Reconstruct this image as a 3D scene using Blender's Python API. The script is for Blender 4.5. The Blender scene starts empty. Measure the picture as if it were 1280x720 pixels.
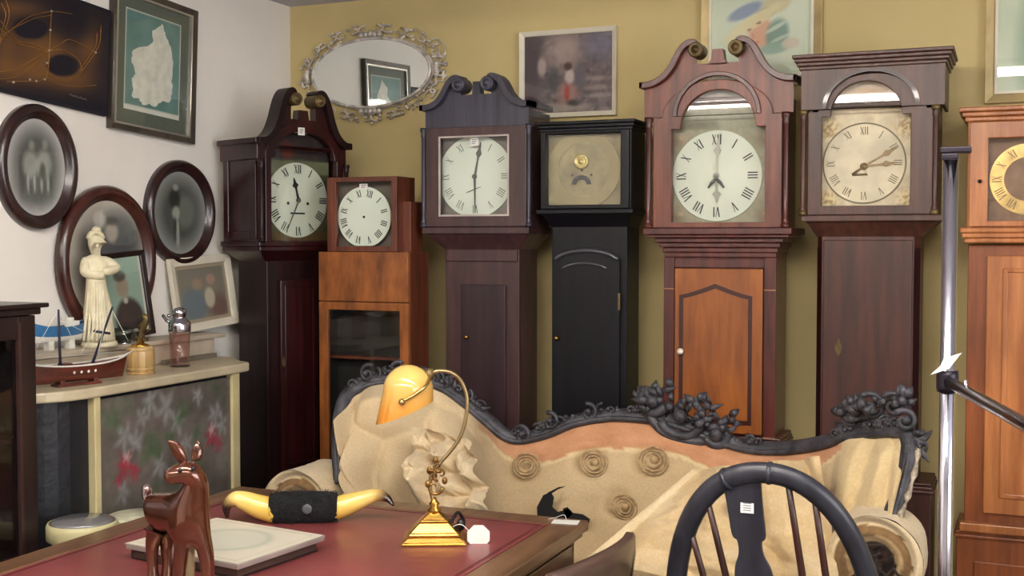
import bpy, bmesh, math, random
from mathutils import Vector, Matrix, noise
PI = math.pi
R = math.radians
random.seed(11)
C = bpy.context.scene.collection
sin, cos = math.sin, math.cos

# ------------------------------------------------------------------ camera geometry (used to measure the room)
FPX = 1475.0
YAW = R(23.0)
PITCH = math.atan(60.0 / FPX)
EYE = Vector((0, 0, 1.5))
_F = Vector((-sin(YAW), cos(YAW), 0))
_R = Vector((cos(YAW), sin(YAW), 0))
_fw = _F * cos(PITCH) + Vector((0, 0, -sin(PITCH)))
_up = _F * sin(PITCH) + Vector((0, 0, cos(PITCH)))

def ray(px, py):
    return (_fw * FPX + _R * (px - 640) + _up * (360 - py)).normalized()

def on_plane(px, py, o, n):
    d = ray(px, py)
    t = (Vector(o) - EYE).dot(Vector(n)) / d.dot(Vector(n))
    return EYE + d * t

def on_y(px, py, y): return on_plane(px, py, (0, y, 0), (0, 1, 0))
def on_x(px, py, x): return on_plane(px, py, (x, 0, 0), (1, 0, 0))
def on_z(px, py, z): return on_plane(px, py, (0, 0, z), (0, 0, 1))

class Site:
    """an upright face through (x, y), turned by rot about z: metric coordinates on it"""
    def __init__(s, x, y, rot=0.0):
        s.o = Vector((x, y, 0)); s.rot = rot
        s.t = Vector((cos(rot), sin(rot), 0)); s.n = Vector((-sin(rot), cos(rot), 0))
    def L(s, px, py, d=0.0):
        p = on_plane(px, py, s.o + s.n * d, s.n)
        return ((p - s.o).dot(s.t), p.z)
    def x(s, px, py, d=0.0): return s.L(px, py, d)[0]
    def z(s, px, py, d=0.0): return s.L(px, py, d)[1]

# ------------------------------------------------------------------ colour + materials
def lin(c):
    out = []
    for v in c[:3]:
        v = max(0, min(255, v)) / 255.0
        out.append(v / 12.92 if v <= 0.04045 else ((v + 0.055) / 1.055) ** 2.4)
    return tuple(out) + (1.0,)

def mixc(a, b, t):
    t = max(0.0, min(1.0, t))
    return tuple(a[i] + (b[i] - a[i]) * t for i in range(3))

def newmat(name):
    m = bpy.data.materials.new(name); m.use_nodes = True
    nt = m.node_tree
    for n in list(nt.nodes):
        nt.nodes.remove(n)
    out = nt.nodes.new('ShaderNodeOutputMaterial')
    b = nt.nodes.new('ShaderNodeBsdfPrincipled')
    nt.links.new(b.outputs[0], out.inputs[0])
    return m, nt, b, out

def noise_node(nt, scale, detail=4, rough=0.55, vec_scale=None):
    tc = nt.nodes.new('ShaderNodeTexCoord')
    n = nt.nodes.new('ShaderNodeTexNoise')
    n.inputs['Scale'].default_value = scale
    n.inputs['Detail'].default_value = detail
    n.inputs['Roughness'].default_value = rough
    if vec_scale:
        mp = nt.nodes.new('ShaderNodeMapping')
        mp.inputs['Scale'].default_value = vec_scale
        nt.links.new(tc.outputs['Object'], mp.inputs[0]); nt.links.new(mp.outputs[0], n.inputs['Vector'])
    else:
        nt.links.new(tc.outputs['Object'], n.inputs['Vector'])
    return n

def ramp(nt, src, c1, c2, p1=0.3, p2=0.7):
    r = nt.nodes.new('ShaderNodeValToRGB')
    r.color_ramp.elements[0].position = p1; r.color_ramp.elements[0].color = lin(c1)
    r.color_ramp.elements[1].position = p2; r.color_ramp.elements[1].color = lin(c2)
    nt.links.new(src, r.inputs[0])
    return r

def bump(nt, b, src, strength, dist=0.01):
    n = nt.nodes.new('ShaderNodeBump')
    n.inputs['Strength'].default_value = strength; n.inputs['Distance'].default_value = dist
    nt.links.new(src, n.inputs['Height']); nt.links.new(n.outputs[0], b.inputs['Normal'])

def plain(name, c, rough=0.5, metal=0.0, var=0.06, scale=8, coat=0.0, bmp=0.0, bscale=None, spec=0.5):
    m, nt, b, _ = newmat(name)
    n = noise_node(nt, scale)
    r = ramp(nt, n.outputs['Fac'], tuple(v * (1 - var * 2) for v in c), tuple(min(255, v * (1 + var)) for v in c))
    nt.links.new(r.outputs[0], b.inputs['Base Color'])
    b.inputs['Roughness'].default_value = rough; b.inputs['Metallic'].default_value = metal
    b.inputs['Coat Weight'].default_value = coat
    b.inputs['Specular IOR Level'].default_value = spec
    if bmp:
        n2 = noise_node(nt, bscale or scale * 6, 3)
        bump(nt, b, n2.outputs['Fac'], bmp)
    return m

def wood(name, c1, c2, rough=0.38, vs=(16, 16, 1.3), coat=0.25, scale=2.2, p1=0.33, p2=0.68):
    m, nt, b, _ = newmat(name)
    n = noise_node(nt, scale, 6, 0.62, vs)
    r = ramp(nt, n.outputs['Fac'], c1, c2, p1, p2)
    big = noise_node(nt, 2.3, 2)
    mx = nt.nodes.new('ShaderNodeMix'); mx.data_type = 'RGBA'; mx.blend_type = 'MULTIPLY'
    mx.inputs[0].default_value = 0.55
    r2 = ramp(nt, big.outputs['Fac'], (150, 150, 150), (255, 255, 255), 0.3, 0.65)
    nt.links.new(r.outputs[0], mx.inputs[6]); nt.links.new(r2.outputs[0], mx.inputs[7])
    nt.links.new(mx.outputs[2], b.inputs['Base Color'])
    b.inputs['Roughness'].default_value = rough; b.inputs['Coat Weight'].default_value = coat
    b.inputs['Coat Roughness'].default_value = 0.25
    bump(nt, b, n.outputs['Fac'], 0.08, 0.004)
    return m

def vcol(name, rough=0.5, var=0.0, scale=60, bmp=0.0, bscale=300, spec=0.4, sheen=0.0):
    m, nt, b, _ = newmat(name)
    a = nt.nodes.new('ShaderNodeAttribute'); a.attribute_name = 'Col'
    src = a.outputs['Color']
    if var:
        n = noise_node(nt, scale, 5)
        r = ramp(nt, n.outputs['Fac'], (255 * (1 - var),) * 3, (255, 255, 255), 0.3, 0.65)
        mx = nt.nodes.new('ShaderNodeMix'); mx.data_type = 'RGBA'; mx.blend_type = 'MULTIPLY'
        mx.inputs[0].default_value = 1.0
        nt.links.new(src, mx.inputs[6]); nt.links.new(r.outputs[0], mx.inputs[7]); src = mx.outputs[2]
    nt.links.new(src, b.inputs['Base Color'])
    b.inputs['Roughness'].default_value = rough
    b.inputs['Specular IOR Level'].default_value = spec
    b.inputs['Sheen Weight'].default_value = sheen
    if bmp:
        n2 = noise_node(nt, bscale, 3); bump(nt, b, n2.outputs['Fac'], bmp, 0.003)
    return m

def glassmat(name, rough=0.03, tint=(255, 255, 255), refl=1.0):
    m = bpy.data.materials.new(name); m.use_nodes = True
    nt = m.node_tree
    for n in list(nt.nodes):
        nt.nodes.remove(n)
    out = nt.nodes.new('ShaderNodeOutputMaterial')
    tr = nt.nodes.new('ShaderNodeBsdfTransparent'); tr.inputs[0].default_value = lin(tint)
    gl = nt.nodes.new('ShaderNodeBsdfGlossy'); gl.inputs['Roughness'].default_value = rough
    fr = nt.nodes.new('ShaderNodeLayerWeight'); fr.inputs['Blend'].default_value = 0.5
    pw = nt.nodes.new('ShaderNodeMath'); pw.operation = 'POWER'; pw.inputs[1].default_value = 5.0
    mul = nt.nodes.new('ShaderNodeMath'); mul.operation = 'MULTIPLY_ADD'; mul.inputs[1].default_value = 0.7 * refl; mul.inputs[2].default_value = 0.035 * refl
    mx = nt.nodes.new('ShaderNodeMixShader')
    nt.links.new(fr.outputs['Facing'], pw.inputs[0]); nt.links.new(pw.outputs[0], mul.inputs[0]); nt.links.new(mul.outputs[0], mx.inputs[0])
    nt.links.new(tr.outputs[0], mx.inputs[1]); nt.links.new(gl.outputs[0], mx.inputs[2])
    nt.links.new(mx.outputs[0], out.inputs[0])
    return m

def emis(name, c, s):
    m, nt, b, out = newmat(name)
    e = nt.nodes.new('ShaderNodeEmission'); e.inputs[0].default_value = lin(c); e.inputs[1].default_value = s
    nt.links.new(e.outputs[0], out.inputs[0])
    return m

# ------------------------------------------------------------------ mesh builder
def catmull(pts, n=8):
    P = [Vector(p) for p in pts]
    P = [P[0] * 2 - P[1]] + P + [P[-1] * 2 - P[-2]]
    out = []
    for i in range(1, len(P) - 2):
        a, b, c, d = P[i - 1], P[i], P[i + 1], P[i + 2]
        for k in range(n):
            t = k / n
            out.append(0.5 * ((2 * b) + (c - a) * t + (2 * a - 5 * b + 4 * c - d) * t * t + (3 * b - a - 3 * c + d) * t ** 3))
    out.append(P[-2].copy())
    return out

class MB:
    def __init__(s):
        s.v = []; s.f = []; s.m = []; s.sm = []; s.c = {}
    def add(s, vs, fs, mat=0, smooth=False, col=None):
        b = len(s.v)
        s.v += [Vector(v) for v in vs]
        for f in fs:
            s.f.append([b + i for i in f]); s.m.append(mat); s.sm.append(smooth)
        if col is not None:
            for i in range(len(vs)):
                s.c[b + i] = col[i] if isinstance(col, list) else col
        return s
    def box(s, x0, x1, y0, y1, z0, z1, mat=0, col=None):
        v = [(x, y, z) for z in (z0, z1) for y in (y0, y1) for x in (x0, x1)]
        return s.add(v, [(0, 2, 3, 1), (4, 5, 7, 6), (0, 1, 5, 4), (2, 6, 7, 3), (0, 4, 6, 2), (1, 3, 7, 5)], mat, False, col)
    def frustum(s, r0, z0, r1, z1, mat=0):
        """r = (x0,x1,y0,y1) rectangles at two heights"""
        v = [(r0[0], r0[2], z0), (r0[1], r0[2], z0), (r0[1], r0[3], z0), (r0[0], r0[3], z0),
             (r1[0], r1[2], z1), (r1[1], r1[2], z1), (r1[1], r1[3], z1), (r1[0], r1[3], z1)]
        return s.add(v, [(3, 2, 1, 0), (4, 5, 6, 7), (0, 1, 5, 4), (1, 2, 6, 5), (2, 3, 7, 6), (3, 0, 4, 7)], mat)
    def prism(s, poly, y0, y1, mat=0, col=None, smooth=False):
        """polygon in (x, z) pulled along y"""
        n = len(poly)
        v = [(p[0], y0, p[1]) for p in poly] + [(p[0], y1, p[1]) for p in poly]
        s.add(v, [tuple(range(n)), tuple(range(2 * n - 1, n - 1, -1))] , mat, False, col)
        return s.add(v, [(i, n + i, n + (i + 1) % n, (i + 1) % n) for i in range(n)], mat, smooth, col)
    def prismz(s, poly, z0, z1, mat=0, col=None):
        n = len(poly)
        v = [(p[0], p[1], z0) for p in poly] + [(p[0], p[1], z1) for p in poly]
        return s.add(v, [tuple(range(n))[::-1], tuple(range(n, 2 * n))] + [(i, (i + 1) % n, n + (i + 1) % n, n + i) for i in range(n)], mat, False, col)
    def ring(s, outer, inner, y0, y1, mat=0, smooth=False, y0i=None):
        """frame between two polygons of equal length, pulled along y"""
        n = len(outer)
        yi = y0 if y0i is None else y0i
        v = [(p[0], y0, p[1]) for p in outer] + [(p[0], yi, p[1]) for p in inner] + \
            [(p[0], y1, p[1]) for p in outer] + [(p[0], y1, p[1]) for p in inner]
        fs = []
        for i in range(n):
            j = (i + 1) % n
            fs += [(i, j, n + j, n + i), (2 * n + i, 3 * n + i, 3 * n + j, 2 * n + j),
                   (i, 2 * n + i, 2 * n + j, j), (n + i, n + j, 3 * n + j, 3 * n + i)]
        return s.add(v, fs, mat, smooth)
    def tube(s, pts, rad, n=10, mat=0, cap=True, col=None, flat=1.0, up=(0, 0, 1)):
        P = [Vector(p) for p in pts]; k = len(P)
        rr = rad if isinstance(rad, (list, tuple)) else [rad] * k
        vs = []; prev = None
        for i in range(k):
            d = (P[min(i + 1, k - 1)] - P[max(i - 1, 0)])
            d = d.normalized() if d.length > 1e-9 else Vector((0, 0, 1))
            if prev is None:
                u = Vector(up); u = u - d * u.dot(d)
                if u.length < 1e-3:
                    u = Vector((1, 0, 0)); u = u - d * u.dot(d)
            else:
                u = prev - d * prev.dot(d)
            u.normalize(); prev = u; w = d.cross(u)
            for j in range(n):
                a = 2 * PI * j / n
                vs.append(P[i] + (u * cos(a) * flat + w * sin(a)) * rr[i])
        fs = [(i * n + j, i * n + (j + 1) % n, (i + 1) * n + (j + 1) % n, (i + 1) * n + j) for i in range(k - 1) for j in range(n)]
        s.add(vs, fs, mat, True, col)
        if cap:
            b = len(s.v) - len(vs)
            s.f.append([b + j for j in range(n)][::-1]); s.m.append(mat); s.sm.append(False)
            s.f.append([b + (k - 1) * n + j for j in range(n)]); s.m.append(mat); s.sm.append(False)
        return s
    def lathe(s, prof, c=(0, 0, 0), n=24, axis='z', mat=0, col=None, sx=1.0, sy=1.0, smooth=True, cap=True):
        """profile of (radius, height)"""
        vs = []
        for r, h in prof:
            for j in range(n):
                a = 2 * PI * j / n
                x, y = r * cos(a) * sx, r * sin(a) * sy
                if axis == 'z': p = (c[0] + x, c[1] + y, c[2] + h)
                elif axis == 'y': p = (c[0] + x, c[1] + h, c[2] + y)
                else: p = (c[0] + h, c[1] + x, c[2] + y)
                vs.append(p)
        k = len(prof)
        fs = [(i * n + j, i * n + (j + 1) % n, (i + 1) * n + (j + 1) % n, (i + 1) * n + j) for i in range(k - 1) for j in range(n)]
        s.add(vs, fs, mat, smooth, col)
        b = len(s.v) - len(vs)
        for i in (0, k - 1):
            if cap and prof[i][0] > 1e-6:
                s.f.append([b + i * n + j for j in range(n)]); s.m.append(mat); s.sm.append(False)
        return s
    def grid(s, fn, nu, nv, mat=0, col=None, smooth=True):
        vs = []; cs = []
        for j in range(nv + 1):
            for i in range(nu + 1):
                u, v = i / nu, j / nv
                vs.append(fn(u, v))
                if col: cs.append(lin(col(u, v)))
        fs = [(j * (nu + 1) + i, j * (nu + 1) + i + 1, (j + 1) * (nu + 1) + i + 1, (j + 1) * (nu + 1) + i) for j in range(nv) for i in range(nu)]
        return s.add(vs, fs, mat, smooth, cs if col else None)
    def ball(s, c, r, mat=0, n=12, k=8, col=None):
        if not isinstance(r, (tuple, list)): r = (r, r, r)
        vs = []
        for i in range(k + 1):
            t = PI * i / k
            for j in range(n):
                a = 2 * PI * j / n
                vs.append((c[0] + r[0] * sin(t) * cos(a), c[1] + r[1] * sin(t) * sin(a), c[2] + r[2] * cos(t)))
        fs = [(i * n + j, (i + 1) * n + j, (i + 1) * n + (j + 1) % n, i * n + (j + 1) % n) for i in range(k) for j in range(n)]
        return s.add(vs, fs, mat, True, col)
    def band(s, path, w, y0, y1, mat=0):
        """moulding of width w along a path in (x, z), pulled along y"""
        L, Rr = [], []
        for i in range(len(path)):
            a = Vector(path[max(i - 1, 0)]); b = Vector(path[min(i + 1, len(path) - 1)])
            d = (b - a); d.normalize(); nn = Vector((-d[1], d[0]))
            p = Vector(path[i])
            L.append(p + nn * w / 2); Rr.append(p - nn * w / 2)
        vs = []
        for i in range(len(path)):
            vs += [(L[i][0], y0, L[i][1]), (Rr[i][0], y0, Rr[i][1]), (Rr[i][0], y1, Rr[i][1]), (L[i][0], y1, L[i][1])]
        fs = []
        for i in range(len(path) - 1):
            a, b = 4 * i, 4 * (i + 1)
            fs += [(a, b, b + 1, a + 1), (a + 1, b + 1, b + 2, a + 2), (a + 2, b + 2, b + 3, a + 3), (a + 3, b + 3, b, a)]
        e = 4 * (len(path) - 1)
        fs += [(0, 1, 2, 3), (e + 3, e + 2, e + 1, e)]
        return s.add(vs, fs, mat)
    def build(s, name, mats, parent=None, bevel=0.0, sub=0, loc=None, rot=None, weld=False):
        if not isinstance(mats, (list, tuple)): mats = [mats]
        me = bpy.data.meshes.new(name)
        me.from_pydata([tuple(v) for v in s.v], [], s.f)
        me.polygons.foreach_set('material_index', s.m)
        me.polygons.foreach_set('use_smooth', s.sm)
        if s.c:
            ca = me.color_attributes.new('Col', 'FLOAT_COLOR', 'POINT')
            for i in range(len(s.v)):
                ca.data[i].color = s.c.get(i, (1, 1, 1, 1))
        for m in mats: me.materials.append(m)
        bm = bmesh.new(); bm.from_mesh(me)
        bmesh.ops.recalc_face_normals(bm, faces=bm.faces)
        if weld: bmesh.ops.remove_doubles(bm, verts=bm.verts, dist=1e-5)
        bm.to_mesh(me); bm.free(); me.update()
        o = bpy.data.objects.new(name, me); C.objects.link(o)
        if parent: o.parent = parent
        if loc: o.location = loc
        if rot is not None: o.rotation_euler = (0, 0, rot)
        if bevel:
            md = o.modifiers.new('bevel', 'BEVEL'); md.width = bevel; md.segments = 2; md.limit_method = 'ANGLE'; md.angle_limit = R(40)
        if sub:
            md = o.modifiers.new('sub', 'SUBSURF'); md.levels = sub; md.render_levels = sub
        return o

def thing(name, label, cat, loc=(0, 0, 0), rot=0.0, group=None):
    o = bpy.data.objects.new(name, None); C.objects.link(o)
    o.location = loc; o.rotation_euler = (0, 0, rot)
    o.empty_display_size = 0.05
    o['label'] = label; o['category'] = cat
    if group: o['group'] = group
    return o

def tag(o, label, cat, group=None, kind=None):
    o['label'] = label; o['category'] = cat
    if group: o['group'] = group
    if kind: o['kind'] = kind
    return o

def struct(o):
    o['kind'] = 'structure'; return o

# polygons in (x, z)
def rect(x0, x1, z0, z1): return [(x0, z0), (x1, z0), (x1, z1), (x0, z1)]
def ellipse(cx, cz, rx, rz, n=64, ph=0.0): return [(cx + rx * cos(2 * PI * i / n + ph), cz + rz * sin(2 * PI * i / n + ph)) for i in range(n)]
def arch(x0, x1, z0, zs, zt, n=20, sh=0.0):
    """rectangle whose top is a round arch springing at zs and rising to zt (sh = shoulder left each side)"""
    cx = (x0 + x1) / 2; rx = (x1 - x0) / 2 - sh
    p = [(x0, z0), (x1, z0), (x1, zs)]
    for i in range(n + 1):
        a = PI * i / n
        p.append((cx + rx * cos(a), zs + (zt - zs) * sin(a)))
    p.append((x0, zs))
    return p

# ------------------------------------------------------------------ dial lettering: Roman numerals as strokes
ROM = ['XII', 'I', 'II', 'III', 'IIII', 'V', 'VI', 'VII', 'VIII', 'IX', 'X', 'XI']
def numerals(mb, cx, cz, ri, ro, y, turn=0.0, mat=0, weight=0.13, sx=1.0):
    H = ro - ri
    W = {'I': 0.26 * H, 'V': 0.5 * H, 'X': 0.5 * H}
    for h in range(12):
        ph = 2 * PI * h / 12 + turn
        rd = (sin(ph), cos(ph)); tg = (cos(ph), -sin(ph))
        tot = sum(W[c] for c in ROM[h]); a = -tot / 2
        def pt(aa, bb):
            return (cx + sx * (rd[0] * (ri + bb) + tg[0] * aa), y, cz + rd[1] * (ri + bb) + tg[1] * aa)
        def stroke(a0, a1, w):
            mb.add([pt(a0 - w / 2, 0), pt(a0 + w / 2, 0), pt(a1 + w / 2, H), pt(a1 - w / 2, H)], [(0, 1, 2, 3)], mat)
        for c in ROM[h]:
            w = W[c]; m = a + w / 2; T = weight * H; q = w * 0.36
            if c == 'I': stroke(m, m, T)
            elif c == 'V': stroke(m, m - q, T); stroke(m, m + q, T * 0.5)
            else: stroke(m + q, m - q, T); stroke(m - q, m + q, T * 0.5)
            a += w

def hand(mb, cx, cz, ang, length, w, y, tail=0.0, spade=True, mat=0):
    d = (sin(ang), cos(ang)); t = (cos(ang), -sin(ang))
    prof = [(-tail, w * 0.35), (0, w * 0.5), (length * 0.45, w * 0.32)]
    if spade: prof += [(length * 0.55, w * 0.4), (length * 0.66, w * 1.25), (length * 0.78, w * 0.5)]
    prof += [(length * 0.97, w * 0.18), (length, 0.0004)]
    pl = [(cx + d[0] * l + t[0] * k, cz + d[1] * l + t[1] * k) for l, k in prof] + \
         [(cx + d[0] * l - t[0] * k, cz + d[1] * l - t[1] * k) for l, k in reversed(prof)]
    mb.prism(pl, y, y + 0.0015, mat)
    mb.lathe([(w * 0.9, 0), (w * 0.9, 0.003)], (cx, y - 0.001, cz), 12, 'y', mat)

def fbm(x, y, z=0.0, o=4):
    s, a, f = 0.0, 0.5, 1.0
    for _ in range(o):
        s += a * noise.noise(Vector((x * f, y * f, z + f))); a *= 0.5; f *= 2
    return s

def gauss(u, v, cu, cv, ru, rv): return math.exp(-(((u - cu) / ru) ** 2 + ((v - cv) / rv) ** 2))
def ell(u, v, cu, cv, ru, rv, soft=0.15):
    d = math.sqrt(((u - cu) / ru) ** 2 + ((v - cv) / rv) ** 2)
    return max(0.0, min(1.0, (1 + soft - d) / (2 * soft)))

def skin(name, nodes, edges, mat, parent=None, sub=2, flat=None):
    """one continuous surface grown round connected joints: nodes = [(position, radius)]"""
    me = bpy.data.meshes.new(name)
    me.from_pydata([tuple(p) for p, _ in nodes], edges, [])
    o = bpy.data.objects.new(name, me); C.objects.link(o)
    md = o.modifiers.new('skin', 'SKIN'); md.use_smooth_shade = True; md.branch_smoothing = 0.4
    for i, (_, r) in enumerate(nodes):
        sv = me.skin_vertices[0].data[i]
        sv.radius = r if isinstance(r, tuple) else (r, r)
        sv.use_root = (i == 0)
    ms = o.modifiers.new('sub', 'SUBSURF'); ms.levels = sub; ms.render_levels = sub
    me.materials.append(mat)
    if parent: o.parent = parent
    return o
# ------------------------------------------------------------------ materials
M_ochre = plain('ochre_wall_paint', (204, 184, 130), 0.85, var=0.03, scale=1.5, bmp=0.05, bscale=60)
M_white = plain('white_wall_paint', (240, 234, 226), 0.8, var=0.02, scale=1.5, bmp=0.05, bscale=60)
M_ceil = plain('ceiling_paint', (196, 196, 206), 0.9, var=0.02)
M_floor = wood('floor_boards', (52, 34, 24), (84, 58, 40), 0.5, (2, 16, 16))
M_brass = plain('brass', (206, 160, 78), 0.25, 1.0, var=0.08)
M_oldbrass = plain('old_brass', (112, 94, 60), 0.45, 0.6, var=0.14, scale=14)
M_chrome = plain('chrome', (214, 212, 224), 0.16, 1.0, var=0.03)
M_black = plain('black_paint', (22, 21, 27), 0.38, var=0.1)
M_ink = plain('black_ink', (26, 26, 26), 0.5, var=0.02)
M_fadeink = plain('faded_ink', (104, 108, 98), 0.6, var=0.05)
M_steel = plain('dull_steel', (92, 96, 92), 0.4, 0.4)
M_paper = plain('paper', (236, 234, 228), 0.7, var=0.02)
M_print = plain('grey_printing', (120, 122, 128), 0.7)
M_dial = plain('painted_dial', (216, 224, 204), 0.38, var=0.025, scale=5)
M_dial_white = plain('white_dial', (222, 232, 216), 0.38, var=0.015, scale=5)
M_vc = vcol('picture_colour', 0.6)
M_dialvc = vcol('painted_spandrels', 0.45, 0.1, 50)
M_glass = glassmat('pane_glass', 0.02)
M_mirror = plain('mirror_silver', (236, 240, 238), 0.015, 1.0, var=0.0)
M_mahog = wood('dark_mahogany', (34, 11, 12), (66, 22, 22), 0.3)
M_mahog_blk = wood('blackened_mahogany', (24, 10, 12), (44, 18, 20), 0.4, coat=0.1)
M_walnut = wood('figured_walnut', (112, 60, 26), (178, 106, 50), 0.38, (7, 7, 2.2), scale=3)
M_walnut_dk = wood('hood_walnut', (84, 40, 26), (124, 66, 44), 0.4)
M_plum = wood('plum_brown_oak', (54, 34, 36), (84, 54, 54), 0.42)
M_plum_dk = wood('haze_tinted_top', (46, 44, 58), (72, 70, 88), 0.45)  # bluish glare haze put into the colour of the clock top
M_plum_door = wood('dark_plum_door', (40, 24, 30), (60, 38, 44), 0.4)
M_ebony = wood('ebonised_case', (9, 9, 14), (19, 18, 27), 0.42, coat=0.1)
M_ebony.node_tree.nodes['Principled BSDF'].inputs['Specular IOR Level'].default_value = 0.25
M_mahog_blk.node_tree.nodes['Principled BSDF'].inputs['Specular IOR Level'].default_value = 0.3
M_redmah = wood('red_mahogany', (88, 40, 29), (140, 74, 54), 0.4, coat=0.12)
M_redmah_dk = wood('deep_red_mahogany', (62, 22, 18), (100, 42, 34), 0.34)
M_orange = wood('orange_oak', (126, 64, 16), (174, 98, 32), 0.42, (9, 9, 1.2))
M_inlay = plain('dark_inlay', (60, 22, 16), 0.4)
M_brown6 = wood('brown_mahogany', (62, 36, 29), (96, 58, 46), 0.42, coat=0.08)
M_brown6t = wood('brown_mahogany_trunk', (56, 27, 21), (86, 44, 33), 0.45, coat=0.05)
M_pine = wood('honey_pine', (164, 92, 42), (210, 134, 74), 0.4)
M_pine_dk = wood('deep_pine', (120, 58, 22), (162, 88, 40), 0.45, coat=0.1)
M_knobw = plain('white_porcelain', (232, 226, 212), 0.25, var=0.01)

# ------------------------------------------------------------------ room
LW = -2.76; BW = 4.16; CEIL = 2.46
struct(MB().box(LW, 3.2, -3.6, BW, -0.08, 0).build('floor', M_floor))
struct(MB().box(LW, 3.2, -3.6, BW, CEIL, CEIL + 0.08).build('ceiling', M_ceil))
struct(MB().box(LW, 3.2, BW, BW + 0.1, 0, CEIL).build('wall_back', M_ochre))
struct(MB().box(LW - 0.1, LW, -3.6, BW + 0.1, 0, CEIL).build('wall_left', M_white))
struct(MB().box(3.2, 3.3, -3.6, BW + 0.1, 0, CEIL).build('wall_right', M_white))
struct(MB().box(LW - 0.1, 3.3, -3.7, -3.6, 0, CEIL).build('wall_front', M_white))
struct(MB().box(LW, 3.2, BW - 0.02, BW, 0, 0.14).build('baseboard_back', M_white, bevel=0.004))
struct(MB().box(LW, LW + 0.02, -3.6, BW - 0.02, 0, 0.14).build('baseboard_left', M_white, bevel=0.004))

# ------------------------------------------------------------------ clock building blocks
def casebox(mb, x0, x1, y0, y1, z0, z1, t=0.016, mat=0):
    """five boards of an open-fronted case"""
    mb.box(x0, x0 + t, y0, y1, z0, z1, mat).box(x1 - t, x1, y0, y1, z0, z1, mat)
    mb.box(x0 + t, x1 - t, y0, y1, z1 - t, z1, mat).box(x0 + t, x1 - t, y0, y1, z0, z0 + t, mat)
    return mb.box(x0 + t, x1 - t, y1 - t, y1, z0 + t, z1 - t, mat)

def cornice(mb, x0, x1, y1, z0, z1, out=0.02, steps=3, mat=0, y0=0.0, flip=False):
    """stepped moulding that widens towards the top (or the bottom when flip)"""
    for i in range(steps):
        k = (steps - i) if flip else (i + 1)
        e = out * k / steps
        a = z0 + (z1 - z0) * i / steps; b = z0 + (z1 - z0) * (i + 1) / steps
        mb.box(x0 - e, x1 + e, y0 - e, y1, a, b, mat)
    return mb

SWAN = [(0, 0), (0.14, 0.02), (0.28, 0.09), (0.42, 0.22), (0.54, 0.42), (0.63, 0.64), (0.72, 0.84), (0.83, 0.97), (0.94, 1.0), (1.0, 0.95)]
def swan_pediment(root, cx, half, zb, ze, zt, gap, zdip, archpts, mat, mat_mould, mat_ros, depth=0.03, w=0.026, rr=0.026, plinth=(0.02, 0.03), side_to=None, name='pediment', over=0.012):
    """scroll-topped board: cx, half width, bottom, height at the outer ends, top of the horns, half gap between the horns"""
    def curve(sg):
        p = [(cx + sg * (half - (half - gap) * u), ze + (zt - ze) * h, 0) for u, h in SWAN]
        return [(q.x, q.y) for q in catmull(p, 5)]
    l = curve(-1); r = curve(1)
    poly = [(cx - half, zb)] + [(a, b - w * 0.3) for a, b in l] + [(cx - gap * 1.02, zdip), (cx - plinth[0], zdip), (cx - plinth[0] * 0.8, zdip + plinth[1]), (cx + plinth[0] * 0.8, zdip + plinth[1]), (cx + plinth[0], zdip), (cx + gap * 1.02, zdip)]
    poly += [(a, b - w * 0.3) for a, b in reversed(r)] + [(cx + half, zb)] + archpts
    o = MB().prism(poly, -0.004, depth).build(name, mat, root)
    for sg, c in ((-1, l), (1, r)):
        m = MB()
        c2 = [(cx + sg * (half + over), ze)] + c
        m.band(c2, w, -0.03, depth + 0.01)
        if side_to:
            x = cx + sg * half
            m.box(min(x, x + sg * over), max(x, x + sg * over), -0.03, side_to, ze - w / 2, ze + w / 2)
        s_ = m.build('swan_neck_moulding', mat_mould, o, bevel=0.003)
        e = c[-1]
        MB().lathe([(rr, 0.03), (rr, -0.036), (rr * 0.82, -0.044), (rr * 0.7, -0.038), (rr * 0.42, -0.044), (rr * 0.3, -0.05), (0.0, -0.052)],
                   (e[0] - sg * rr * 0.1, 0, e[1] - rr * 0.82), 20, 'y').build('rosette', mat_ros, o)
    return o

def column(root, x, y, z0, z1, r, mat, capmat=None):
    H = z1 - z0
    pr = [(r * 1.5, 0), (r * 1.5, H * 0.03), (r * 1.1, H * 0.035), (r * 1.35, H * 0.06), (r * 0.9, H * 0.08), (r, H * 0.3), (r * 0.95, H * 0.9), (r * 1.3, H * 0.92), (r * 1.0, H * 0.94), (r * 1.5, H * 0.97), (r * 1.5, H)]
    o = MB().lathe(pr, (x, y, z0), 14).build('column', mat, root)
    if capmat:
        MB().lathe([(r * 1.6, 0), (r * 1.6, H * 0.03), (r * 1.15, H * 0.05)], (x, y, z0 - 0.0005), 14).build('capital', capmat, o)
        MB().lathe([(r * 1.15, H * 0.95), (r * 1.6, H * 0.97), (r * 1.6, H + 0.0005)], (x, y, z0), 14).build('capital', capmat, o)
    return o

def plinth_base(root, x0, x1, y1, z1, mat, y0=0.02):
    m = MB().box(x0, x1, y0, y1, 0.10, z1)
    m.box(x0 - 0.015, x1 + 0.015, y0 - 0.015, y1, 0, 0.10)
    cornice(m, x0 + 0.004, x1 - 0.004, y1, z1 - 0.03, z1 + 0.002, 0.012, 3, flip=True, y0=y0 + 0.004)
    m.box(x0 + 0.05, x1 - 0.05, y0 - 0.006, y0, 0.16, z1 - 0.10)
    return m.build('base', mat, root, bevel=0.003)

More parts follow.
